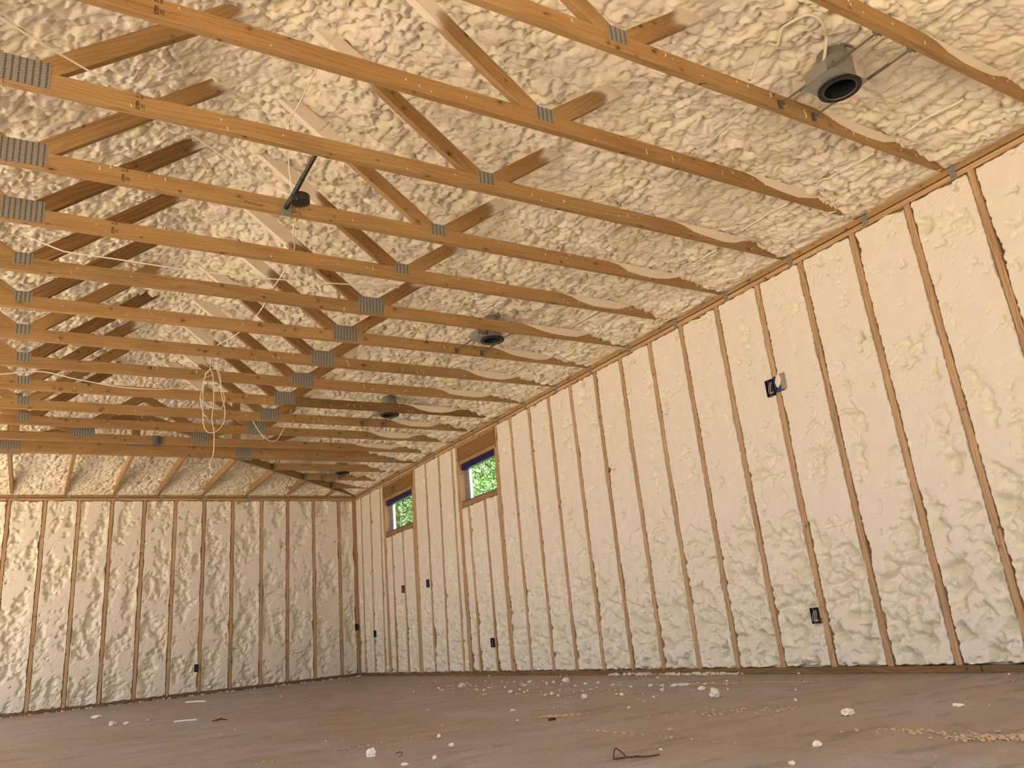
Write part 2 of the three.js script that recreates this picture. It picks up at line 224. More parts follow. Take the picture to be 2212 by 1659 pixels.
// ---------------------------------------------------------------- right wall
const STH = 0.14;                      // 2x6 framing
const sheathing = new THREE.MeshStandardMaterial({ color: 0x7c5a36, roughness: 0.85 });
{
  const wall = structure('wall_right'); let sd = 100;
  const stud = (zt, zb, y0, y1, wd = 0.038, mat) => {   // leaning stud, measured at head and foot
    const zAt = (y) => lerp(zb, zt, (y - 0.038) / (2.695 - 0.038)), a = zAt(y0), b = zAt(y1);
    return part(wall, 'stud', toZY(prism([[a - wd / 2, y0], [a + wd / 2, y0], [b + wd / 2, y1], [b - wd / 2, y1]], STH, [b - a, y1 - y0], sd++)), mat ?? STUD[sd % 3]);
  };
  const plate = (name, z0, z1, y0, y1, mat) => part(wall, name, toZY(prism(rect(z0, y0, z1, y1), STH, [1, 0], sd++)), mat);
  const full = [[11.53, 11.53], [11.11, 11.12], [10.70, 10.715], [10.29, 10.31], [9.888, 9.90], [9.492, 9.504], [9.072, 9.084], [8.673, 8.681], [8.252, 8.270], [7.845, 7.855], [7.447, 7.454], [7.036, 7.038], [6.641, 6.645], [6.230, 6.237], [5.835, 5.816], [5.440, 5.424], [5.047, 5.010], [4.705, 4.660]];
  const left = [[3.70, 3.655], [3.570, 3.502], [3.187, 3.088], [2.769, 2.711], [2.395, 2.318]], left2 = [[1.213, 1.197], [1.110, 1.030], [0.688, 0.629], [0.286, 0.236], [0.020, 0.020]];
  for (const [a, b] of full) stud(a, b, 0.038, 2.695);
  for (const [a, b] of [...left, ...left2]) stud(a, b, 0.038, 2.695);
  for (const [a, b] of [[12.0, 12.0], [12.6, 12.6], [13.2, 13.2]]) stud(a, b, 0.038, 2.695);
  stud(2.352, 2.278, 0.038, 2.695); // second of the tripled studs beside the far window
  // window framing: [jack far, jack near, cripples], sill and header
  const wins = [[3.742, 3.697, 4.664, 4.622, [[3.958, 3.901], [4.363, 4.298]]], [1.255, 1.240, 2.308, 2.236, [[1.530, 1.460], [1.930, 1.857]]]];
  wins.forEach(([jt, jb, kt, kb, crip], i) => {
    const zAt = (t, b, y) => lerp(b, t, (y - 0.038) / 2.657), z0 = zAt(jt, jb, 2.2) + 0.019, z1 = zAt(kt, kb, 2.2) - 0.019;
    stud(jt, jb, 0.038, 2.445); stud(kt, kb, 0.038, 2.445);
    for (const [a, b] of crip) stud(a, b, 0.038, 1.917);
    plate('window_sill_plate', z0, z1, 1.917, 1.977, WOOD[3]);
    plate('header_plate', z0 - 0.03, z1 + 0.03, 2.655, 2.695, WOOD[6]);
    plate('header_board', z0 - 0.03, z1 + 0.03, 2.490, 2.653, WOOD[4]);
    plate('header_plate', z0 - 0.03, z1 + 0.03, 2.445, 2.488, WOOD[6]);
    if (i === 1) { const m = part(wall, 'ink_mark', new THREE.PlaneGeometry(0.17, 0.12), headerMark); m.rotation.y = -Math.PI / 2; m.position.set(-0.0012, 2.565, 1.62); }
    // bays under the window
    const zs = [[jt, jb], ...crip, [kt, kb]]; for (let k = 0; k < 3; k++) { const a = (zs[k][1] + zs[k][0] * 0.6) / 1.6 + 0.019, b = (zs[k + 1][1] + zs[k + 1][0] * 0.6) / 1.6 - 0.019; part(wall, 'foam_panel', bayGeometry('R', a, b, 0.038, 1.917, sd++, styleR, 0.0125), foamMat); }
  });
  plate('top_plate', -0.14, DEEP, 2.696, 2.7285, STUD[0]); plate('top_plate', 0.0, DEEP, 2.737, 2.771, WOOD[6]);
  plate('bottom_plate', 0, 2.9, 0, 0.038, WOOD[5]); plate('bottom_plate', 2.903, 9.62, 0, 0.038, WOOD[5]); plate('bottom_plate', 9.625, DEEP, 0, 0.038, woodMat(1, [0.20, 0.20, 0.15]));
  // foam in every bay between full-height studs
  const bay = (za, zb) => { const near = (za[0] + zb[0]) / 2 > 6.6; part(wall, 'foam_panel', leaning(za, zb, near ? 0.0092 : 0.0125, sd++), foamMat); };
  function leaning(zn, zf, res, seed) {             // zn = nearer stud, zf = farther stud; the bay leans with its studs
    const b0 = zf[1] + 0.019, b1 = zn[1] - 0.019, t0 = zf[0] + 0.019, t1 = zn[0] - 0.019, g = bayGeometry('R', b0, b1, 0.038, 2.695, seed, styleR, res), P = g.attributes.position;
    for (let i = 0; i < P.count; i++) { const t = (P.getY(i) - 0.038) / 2.657, f = (P.getZ(i) - b0) / (b1 - b0); P.setZ(i, lerp(lerp(b0, t0, t), lerp(b1, t1, t), f)); }
    g.computeVertexNormals(); return g;
  }
  for (let k = 2; k < full.length - 1; k++) bay(full[k], full[k + 1]);
  const L = left; bay(L[0], L[1]); bay(L[1], L[2]); bay(L[2], L[3]); bay(L[3], L[4]);
  for (let k = 0; k < 4; k++) bay(left2[k], left2[k + 1]);
  part(wall, 'foam_panel', box(0.02, 0.038, 10.74, 0.03, 2.695, DEEP), foamPlain);
  // sheathing with the two window openings
  const holes = [[1.262, 2.250], [3.735, 4.628]]; let z = -0.14; const sh = [];
  for (const [a, b] of holes) { sh.push(box(STH, 0, z, STH + 0.014, 3.0, a), box(STH, 0, a, STH + 0.014, 1.977, b), box(STH, 2.445, a, STH + 0.014, 3.0, b)); z = b; }
  sh.push(box(STH, 0, z, STH + 0.014, 3.0, DEEP)); for (const g of sh) part(wall, 'sheathing', g, sheathing);
  // windows set toward the outside of the wall
  const vinyl = new THREE.MeshStandardMaterial({ color: 0xe9e7e4, roughness: 0.35 }), tape = new THREE.MeshStandardMaterial({ color: 0x0f1458, roughness: 0.4 }), glass = new THREE.MeshPhysicalMaterial({ color: 0xffffff, transmission: 1, thickness: 0, roughness: 0, ior: 1.5 });
  const film = (() => { const c = document.createElement('canvas'); c.width = 64; c.height = 512; const g = c.getContext('2d'); g.fillStyle = '#8f93a0'; g.fillRect(0, 0, 64, 512); g.fillStyle = '#a9adb8'; g.fillRect(10, 0, 12, 512); g.fillStyle = '#2a3552'; g.fillRect(18, 330, 34, 170); g.fillStyle = '#c9cede'; g.save(); g.translate(46, 492); g.rotate(-Math.PI / 2); g.font = 'bold 30px sans-serif'; g.fillText('FRONTLINE', 0, 0, 155); g.restore(); g.fillStyle = '#6d7284'; for (const y of [90, 215]) { g.beginPath(); g.arc(38, y, 12, 0, 7); g.fill(); } const t = new THREE.CanvasTexture(c); t.colorSpace = THREE.SRGBColorSpace; return new THREE.MeshStandardMaterial({ map: t, roughness: 0.4 }); })();
  holes.forEach(([a, b], i) => {
    const w = structure(`window_${2 - i}`), y0 = 1.980, y1 = 2.442, x0 = 0.089, x1 = 0.15, f = 0.052; w.userData.label = i ? 'nearer small window high in the right wall, trees behind' : 'farther small window high in the right wall, trees behind';
    part(w, 'window_frame', merge([box(x0, y0, a, x1, y0 + 0.03, b), box(x0, y1 - 0.035, a, x1, y1, b), box(x0, y0, a, x1, y1, a + f), box(x0, y0, b - f, x1, y1, b), box(x0 + 0.012, y0 + 0.03, a + f, x1 - 0.01, y1 - 0.035, a + f + 0.022), box(x0 + 0.012, y0 + 0.03, b - f - 0.022, x1 - 0.01, y1 - 0.035, b - f)]), vinyl);
    part(w, 'pane', box(0.118, y0 + 0.03, a + f, 0.121, y1 - 0.035, b - f), glass);
    const fl = part(w, 'protective_film', new THREE.PlaneGeometry(f + 0.024, y1 - y0 - 0.07), film); fl.rotation.y = -Math.PI / 2; fl.position.set(x0 - 0.0015, (y0 + y1) / 2 - 0.004, a + f / 2 + 0.012);
    part(w, 'flashing_tape', box(0.030, 2.376, a + 0.004, 0.0865, 2.4448, b), tape, 'dark blue tape under the window header');
    part(w, 'flashing_tape', box(0.010, 1.977, a + 0.012, 0.086, 1.988, b), tape, 'dark tape along the window sill');
  });
}
// ---------------------------------------------------------------- far wall
{
  const wall = structure('wall_far'); let sd = 400;
  const xs = [[-0.020, -0.020], [-0.269, -0.284], [-0.683, -0.697], [-1.087, -1.112], [-1.483, -1.497], [-1.906, -1.919], [-2.311, -2.330], [-2.705, -2.735], [-3.116, -3.145], [-3.531, -3.558], [-3.936, -3.958], [-4.342, -4.364], [-4.755, -4.775], [-5.16, -5.18], [-5.57, -5.585], [-5.97, -5.99], [-6.38, -6.39], [-6.78, -6.79], [-7.03, -7.03]];
  for (const [t, b] of xs) { const m = part(wall, 'stud', prism([[b - 0.019, 0.038], [b + 0.019, 0.038], [t + 0.019, 2.695], [t - 0.019, 2.695]], STH, [t - b, 2.66], sd++), STUD[sd % 3]); m.position.z = -STH; }
  for (const [n, y0, y1, mat] of [['top_plate', 2.696, 2.731, STUD[1]], ['top_plate', 2.737, 2.771, WOOD[3]], ['bottom_plate', 0, 0.038, WOOD[5]]]) part(wall, n, prism(rect(-SPAN, y0, 0, y1), STH, [1, 0], sd++), mat).position.z = -STH;
  for (let k = 0; k < xs.length - 1; k++) {
    const a = xs[k + 1], b = xs[k], b0 = a[1] + 0.019, b1 = b[1] - 0.019, t0 = a[0] + 0.019, t1 = b[0] - 0.019, g = bayGeometry('F', b0, b1, 0.038, 2.695, sd++, styleF, k < 13 ? 0.0125 : 0.03), P = g.attributes.position;
    for (let i = 0; i < P.count; i++) { const t = (P.getY(i) - 0.038) / 2.657, f = (P.getX(i) - b0) / (b1 - b0); P.setX(i, lerp(lerp(b0, t0, t), lerp(b1, t1, t), f)); } g.computeVertexNormals();
    part(wall, 'foam_panel', g, foamMat);
  }
  part(wall, 'sheathing', box(-SPAN - 0.15, 0, -STH - 0.014, STH + 0.014, 3.0, -STH), sheathing);
}
// ---------------------------------------------------------------- left wall and near wall, out of frame, with the garage door openings that light the room
{
  const wall = structure('wall_left'), x0 = -SPAN - 0.15, x1 = -SPAN, doors = [[0.75, 3.55], [4.9, 7.7], [9.1, 11.9]], top = 2.32; let z = -0.15;
  for (const [a, b] of doors) { part(wall, 'wall_panel', box(x0, 0, z, x1, 3.0, a), foamPlain); part(wall, 'wall_panel', box(x0, top, a, x1, 3.0, b), foamPlain); z = b; }
  part(wall, 'wall_panel', box(x0, 0, z, x1, 3.0, DEEP + 0.15), foamPlain);
  const frame = (z0, y0, z1, y1, i) => part(wall, y1 - y0 > 0.5 ? 'stud' : 'header_plate', box(x1 - 0.02, y0, z0, x1 + 0.004, y1, z1), y1 - y0 > 0.5 ? STUD[i % 3] : WOOD[i % 4]);
  let q = 0; for (let zz = 0.02; zz < DEEP; zz += 0.4064) { const d = doors.find(([a, b]) => zz + 0.038 > a - 0.05 && zz < b + 0.05); if (!d) frame(zz, 0.038, zz + 0.038, 2.695, q); q++; }
  for (const [a, b] of doors) { frame(a - 0.038, 0, a, 2.695, q++); frame(b, 0, b + 0.038, 2.695, q++); frame(a, top, b, top + 0.3, q++); } frame(0, 2.696, DEEP, 2.771, q);
  const near = structure('wall_near'); part(near, 'wall_panel', box(x0, 0, DEEP, -5.0, 4.2, DEEP + 0.15), foamPlain); part(near, 'wall_panel', box(-5.0, 2.2, DEEP, -2.2, 4.2, DEEP + 0.15), foamPlain); part(near, 'wall_panel', box(-2.2, 0, DEEP, STH, 4.2, DEEP + 0.15), foamPlain);
}
// ---------------------------------------------------------------- floor
{
  const floor = structure('floor');
  const map = dataTex(1024, 1800, (u, v) => {
    const x = -7.2 + u * 7.4, z = -0.2 + v * 13.7, a = fbm(x * 0.55 + 2, z * 0.55, 4), b = fbm(x * 2.1, z * 2.1 + 5, 4), c = n2(x * 26, z * 26), st = fbm(x * 1.2 + 20, z * 3.6, 4);
    const brown = smooth(-0.15, 0.35, a + 0.35 * b + 0.28 * smooth(6.5, 3.5, Math.abs(z - 6.5)) * smooth(-4.2, -1.5, x));
    let m = 1 + 0.09 * b + 0.035 * c + 0.07 * st; const smear = smooth(0.22, 0.5, fbm(x * 1.6 + 9, z * 5.2 + 3, 4)); m *= 1 - 0.13 * smear; const s1 = n2(x * 47 + 3, z * 47), s2 = n2(x * 61, z * 61 + 8), where = 0.80 + 0.12 * n2(x * 1.5, z * 1.5 + 4); if (s1 > where) m *= 1 - 0.9 * (s1 - where); if (s2 > where + 0.04) m *= 1 + 0.9 * (s2 - where - 0.04);
    return [lerp(0.615, 0.60, brown) * m, lerp(0.585, 0.545, brown) * m, lerp(0.58, 0.50, brown) * m];
  });
  map.wrapS = map.wrapT = THREE.ClampToEdgeWrapping;
  const bump = dataTex(512, 512, (u, v) => { const g = 0.5 + 0.25 * n3(Math.cos(u * 6.2832) * 3, Math.sin(u * 6.2832) * 3, v * 14) * Math.min(1, v * 8, (1 - v) * 8) + 0.2 * (R0() - 0.5); return [g, g, g]; }, false); bump.repeat.set(9, 16);
  const mat = new THREE.MeshStandardMaterial({ map, roughness: 0.5, bumpMap: bump, bumpScale: 0.0012 });
  const xs = [-7.2, -4.73, -2.27, 0.15], zs = [-0.15, 4.25, 8.43, 13.5];
  for (let i = 0; i < 3; i++) for (let j = 0; j < 3; j++) {
    const gp = 0.0032, x0 = xs[i] + (i ? gp : 0), x1 = xs[i + 1] - (i < 2 ? gp : 0), z0 = zs[j] + (j ? gp : 0), z1 = zs[j + 1] - (j < 2 ? gp : 0), g = box(x0, -0.1, z0, x1, 0, z1), P = g.attributes.position, uv = g.attributes.uv;
    for (let k = 0; k < P.count; k++) uv.setXY(k, (P.getX(k) + 7.2) / 7.4, (P.getZ(k) + 0.2) / 13.7); part(floor, 'floor_slab', g, mat);
  }
  part(floor, 'joint_filler', box(-7.2, -0.1, -0.15, 0.15, -0.012, 13.5), new THREE.MeshStandardMaterial({ color: 0x3a2d22, roughness: 1 }));
}
// ---------------------------------------------------------------- ground outside and trees
{
  const ground = structure('ground');
  const drive = dataTex(256, 256, (u, v) => { const m = 1 + 0.06 * n2(u * 14, v * 14) + 0.08 * (R0() - 0.5); return [0.83 * m, 0.755 * m, 0.65 * m]; }); drive.repeat.set(8, 12);
  part(ground, 'driveway', box(-30, -0.3, -14, -7.21, -0.08, 28), new THREE.MeshStandardMaterial({ map: drive, roughness: 0.9 }));
  part(ground, 'driveway', box(-7.21, -0.3, 13.51, 8, -0.08, 28), new THREE.MeshStandardMaterial({ map: drive, roughness: 0.9 }));
  part(ground, 'lawn', box(0.16, -0.3, -40, 40, -0.12, 13.5), new THREE.MeshStandardMaterial({ color: 0x4f6b2c, roughness: 1 }));
}
function tree(label, x, z, h, rad, seed, hue) {
  const t = thing('tree', label, 'tree', [x, -0.12, z]), r = rng(seed), bark = new THREE.MeshStandardMaterial({ color: 0x5d4a38, roughness: 0.95 });
  const br = [tube([[0, 0, 0], [0.1, h * 0.35, 0.05], [-0.05, h * 0.7, 0], [0, h * 0.95, 0.1]], 0.07, 24, 9)], tips = [];
  for (let k = 0; k < 44; k++) { const y = h * (0.18 + 0.76 * r()), a = r() * 6.283, l = rad * (0.5 + 0.6 * r()) * (1.15 - 0.6 * y / h), e = [Math.cos(a) * l, y + l * (0.15 + 0.35 * r()), Math.sin(a) * l]; br.push(tube([[0, y, 0], [e[0] * 0.5, y + (e[1] - y) * 0.35, e[2] * 0.5], e], 0.022, 10, 5)); for (let i = 0; i < 7; i++) { const q = 0.35 + 0.65 * r(); tips.push([e[0] * q, y + (e[1] - y) * q, e[2] * q]); } }
  part(t, 'trunk', merge(br), bark);
  const leaf = new THREE.BufferGeometry(); leaf.setAttribute('position', new THREE.Float32BufferAttribute([0, 0, 0, 0.35, 0.5, 0.06, 0, 1, 0, -0.35, 0.5, 0.06, 0, 0.5, -0.02], 3)); leaf.setIndex([0, 1, 4, 1, 2, 4, 2, 3, 4, 3, 0, 4]); leaf.computeVertexNormals();
  const lm = new THREE.MeshPhysicalMaterial({ color: 0xffffff, roughness: 0.55, transmission: 0.4, thickness: 0 }), N = 24000, inst = new THREE.InstancedMesh(leaf, lm, N), m = new THREE.Matrix4(), q = new THREE.Quaternion(), eu = new THREE.Euler(), col = new THREE.Color();
  for (let i = 0; i < N; i++) { const p = tips[Math.floor(r() * tips.length)], g = () => (r() + r() + r() - 1.5) * 0.75; eu.set(r() * 6.283, r() * 6.283, r() * 6.283); q.setFromEuler(eu); const s = 0.055 + 0.05 * r(); m.compose(V(p[0] + g(), p[1] + g(), p[2] + g()), q, V(s, s, s)); inst.setMatrixAt(i, m); const k = r(); col.setRGB(lerp(0.035, 0.17, k * hue), lerp(0.12, 0.36, k), lerp(0.015, 0.045, k)); inst.setColorAt(i, col); }
  inst.name = 'foliage'; inst.userData.kind = 'stuff'; inst.castShadow = true; t.add(inst);
}
tree('leafy green tree filling the nearer small window', 6.3, -5.4, 7.5, 2.6, 1, 1.0);
tree('leafy tree outside, seen through the left side of the farther small window', 5.0, -10.2, 7.5, 2.7, 2, 0.75);
tree('bright green tree outside, seen through the right side of the nearer small window', 9.6, -4.6, 8, 2.7, 3, 1.1);
tree('dense dark green tree outside, seen low through the farther small window', 8.0, -11.5, 8.5, 3.0, 4, 0.7);
tree('broad green tree outside standing behind the other trees beyond the windows', 11.5, -8.6, 9.5, 3.2, 5, 0.9);
// ---------------------------------------------------------------- roof trusses
const TRUSS_Z = [10.134, 9.544, 8.935, 8.312, 7.738, 7.115, 6.530, 5.930, 5.320, 4.720, 4.125, 3.580, 2.986, 2.410];
const T = 0.038, CH = 0.089, XR = -2.405, XL = -4.612, XM = -3.509;
function plateGeo(x0, y0, x1, y1, z) { const g = box(x0, y0, z, x1, y1, z + 0.0016), P = g.attributes.position, uv = g.attributes.uv; for (let i = 0; i < P.count; i++) uv.setXY(i, (P.getX(i) - x0) / 0.1, (P.getY(i) - y0) / 0.1); return g; }
// the part of a member near the foam, dusted by overspray: a film that begins in speckles and then covers
function coat(parent, poly, cutAt, dirx, diry, seed) {
  const a = cutAt - 0.11, b = cutAt + 0.12, from = clip(poly, -dirx, -diry, -a), skin = (c, mat, k) => {
    if (c.length < 3) return; const g = prism(c, T + 0.0024, [dirx, diry], seed, 0.0003, 0.0010); g.translate(0, 0, -0.0012);
    if (k) { const P = g.attributes.position, uv = g.attributes.uv; for (let i = 0; i < P.count; i++) uv.setXY(i, 0.01 + 0.97 * clamp((P.getX(i) * dirx + P.getY(i) * diry - a) / (b - a)), (-P.getX(i) * diry + P.getY(i) * dirx) / 0.3 + seed * 0.37 + P.getZ(i) * 3); }
    part(parent, 'overspray', g, mat, 'pale foam overspray');
  };
  skin(clip(from, dirx, diry, b), dustMat, 1); skin(clip(from, -dirx, -diry, -b), sprayMat, 0);
}
const dropGeo = (() => { const g = new THREE.SphereGeometry(1, 6, 5); return g; })();
function splatter(parent, n, seed, x0, x1) {
  const r = rng(seed), gs = []; for (let i = 0; i < n; i++) { const t = r(), x = lerp(x0, x1, t * t), l = 0.004 + 0.017 * r() * r(), w = 0.0015 + 0.0014 * r(), y = 0.012 + 0.07 * r(), g = dropGeo.clone(); g.scale(w, l, 0.0022); g.rotateZ(0.25 + 0.35 * (r() - 0.5)); g.translate(x, y, T + 0.001); gs.push(g); if (r() < 0.4) { const h = dropGeo.clone(); h.scale(0.0022, 0.004, 0.002); h.translate(x + l * -0.25, y - l, T + 0.001); gs.push(h); } }
  const m = part(parent, 'foam_splatter', merge(gs), foamPlain); m.userData.kind = 'stuff';
}
function decal(parent, mat, x, y, w, h, face = 'front') { const m = part(parent, 'ink_mark', new THREE.PlaneGeometry(w, h), mat); if (face === 'front') m.position.set(x, y, T + 0.0008); else { m.rotation.x = Math.PI / 2; m.position.set(x, -0.0008, y); } m.castShadow = false; return m; }
function tie(parent, x, z, along = 'x') {      // galvanised clip tying a chord to the plate
  const g = [box(-0.002, -0.072, z + 0.006, 0.0, 0.004, z + 0.044), box(-0.020, -0.004, z + 0.001, 0, -0.002, z + 0.044), box(-0.03, -0.004, z - 0.001, -0.001, 0.060, z + 0.002)];
  for (const [y, q] of [[-0.06, 0.016], [-0.06, 0.034], [-0.03, 0.024]]) g.push(rod([-0.006, y, z + q], [0, y, z + q], 0.004, 6));
  const m = part(parent, 'hurricane_tie', merge(g), galv); m.position.x = x; return m;
}
const ORD = ['second', 'third', 'fourth', 'fifth', 'sixth', 'seventh', 'eighth', 'ninth', 'tenth', 'eleventh', 'twelfth', 'thirteenth', 'fourteenth'];
const special = ['with a small right-hand web plate near the top edge', 'with a grade stamp at its top left', 'with a big punched plate at upper left', 'carrying the near bracket of the black fan brace', 'with the last big left-hand plate, below the fan brace', 'the first with a big right-hand web plate', 'holding bars of the second recessed light', 'split along its top edge, above the hanging cable coil', 'from which the coil of cable hangs', 'passing in front of the third recessed light', 'holding bars of the third recessed light', 'crossed by the drooping loop of white cable'];
function commonTruss(k, z) {
  const label = k < 0 ? 'pine roof truss cutting across the upper right corner, nearest to the camera' : `${ORD[k]} roof truss from the camera, ${special[k]}`;
  const t = thing('roof_truss', label, 'truss', [0, H, z], 'W-web roof trusses across the room'), r = rng(900 + k * 31), sd = 1000 + k * 40, big = k >= 5, pal = [0, 1, 0, 1, 1, 6, 6, 1, 1, 0, 1, 0, 1];
  const tone = WOOD[[1, 1, 3, 0, 1, 1, 0, 6, 1, 0, 1, 1, 3][k + 1]], tone2 = WOOD[[1, 1, 3, 1, 1, 0, 1, 1, 0, 1, 5, 0, 0][k + 1]];
  const sp = big ? XR - 0.0 : XL - 0.055;
  part(t, 'bottom_chord', prism(rect(-SPAN - 0.14, 0, sp - 0.0008, CH), T, [1, 0], sd), big ? tone : tone2);
  part(t, 'bottom_chord', prism(rect(sp + 0.0008, 0, 0.10, CH), T, [1, 0], sd + 1), big ? tone2 : tone);
  const dark = [2, 3, 4][k % 3 < 0 ? 0 : k % 3];
  const webs = [
    [bar([XR + 0.12, CH - 0.148], [XM - 0.3, 1.145], CH), (p) => clip(clip(clip(p, 0, -1, -CH), 1, 0, XR), -1, 0, -XM), [-0.79, 0.613], 0.42 + 0.14 * r(), WOOD[[2, 1, 0, 2, 1, 4, 4, 2, 4, 2, 4, 2, 2][k + 1]]],
    [bar([XR - 0.14, CH - 0.148], [XR + 0.80, CH + 0.515], CH), (p) => clip(clip(clip(p, 0, -1, -CH), -1, 0, -XR), 0, 1, 0.51), [0.815, 0.58], 0, WOOD[[1, 3, 0, 3, 2, 1, 2, 0, 3, 2, 2, 3, 2][k + 1]]],
    [bar([XL - 0.12, CH - 0.148], [XM + 0.3, 1.145], CH), (p) => clip(clip(clip(p, 0, -1, -CH), -1, 0, -XL), 1, 0, XM), [0.79, 0.613], 0.6, WOOD[[2, 3, 3, 0, 0, 5, 4, 4, 1, 5, 4, 2, 5][k + 1]]],
    [bar([XL + 0.14, CH - 0.148], [XL - 0.80, CH + 0.515], CH), (p) => clip(clip(clip(p, 0, -1, -CH), 1, 0, XL), 0, 1, 0.51), [-0.815, 0.58], 0, WOOD[[1, 6, 1, 6, 1, 1, 6, 1, 6, 1, 1, 1, 6][k + 1]]]];
  webs.forEach(([p, cutter, d, s, m], i) => {
    const poly = cutter(p); part(t, 'web', prism(poly, T, [d[0], d[1]], sd + 5 + i), m);
    const start = (i % 2 ? (i === 1 ? XR : XL) : (i === 0 ? XR : XL)), at = i === 0 ? 0.66 + 0.16 * r() : i === 2 ? 1.02 + 0.14 * r() : 0.42 + 0.07 * r();
    coat(t, poly, start * d[0] + CH * d[1] + at, d[0], d[1], sd + 15 + i);
  });
  // splice and node plates
  const small = (x) => part(t, 'connector_plate', plateGeo(x - 0.051, 0.040, x + 0.051, 0.116, T), plateMat), large = (x) => part(t, 'connector_plate', plateGeo(x - 0.1, 0.008, x + 0.1, 0.135, T), plateMat);
  if (big) { large(-2.397); small(-4.605); } else { small(-2.411); large(-4.605); }
  if (k === 7 || k === 9) part(t, 'connector_plate', plateGeo(XM - 0.07, 0.80, XM + 0.07, 0.90, T), plateMat);
  // overspray on the chord where the roof foam comes down to it
  const h0 = -1.08 + 0.16 * (r() - 0.5), a = [[h0, CH], [h0 + 0.10, 0.070], [h0 + 0.18, 0.040], [h0 + 0.30, 0.024], [h0 + 0.45, 0.020], [h0 + 0.55, 0.030], [h0 + 0.63, 0.055], [h0 + 0.70, 0.07], [-0.20, CH]].map(([x, y]) => [x, y + 0.010 * (r() - 0.5) * (y < CH - 0.001)]);
  const hg = prism(a, 0.0014, [1, 0], sd + 30, 0.0002); hg.translate(0, 0, T - 0.0004); part(t, 'overspray', hg, sprayMat, 'pale foam overspray on the chord');
  splatter(t, 22, sd + 33, -0.15, -2.2); splatter(t, 6, sd + 34, -2.6, -4.4);
  tie(t, -0.001, T);
  if (k >= 1 && k <= 4) decal(t, stampMat, -4.16, 0.050, 0.066, 0.082);
  if (k >= 5) decal(t, smallStamp, -2.80, 0.052, 0.058, 0.05);
  if (k >= 9) decal(t, smallStamp, -1.96, 0.055, 0.05, 0.045);
  if (k >= 0 && k <= 2) decal(t, dMark, -1.92, 0.018, 0.036, 0.034, 'under');
  if (k === 0) decal(t, dMark, -1.44, 0.074, 0.03, 0.03);
  if (k === 3) { decal(t, handMark, -3.49, 0.016, 0.20, 0.034); decal(t, handMark2, -3.30, -0.002 + 0.012, 0.10, 0.03); }
  return t;
}
commonTruss(-1, 10.725);
for (let k = 0; k <= 11; k++) commonTruss(k, TRUSS_Z[k]);
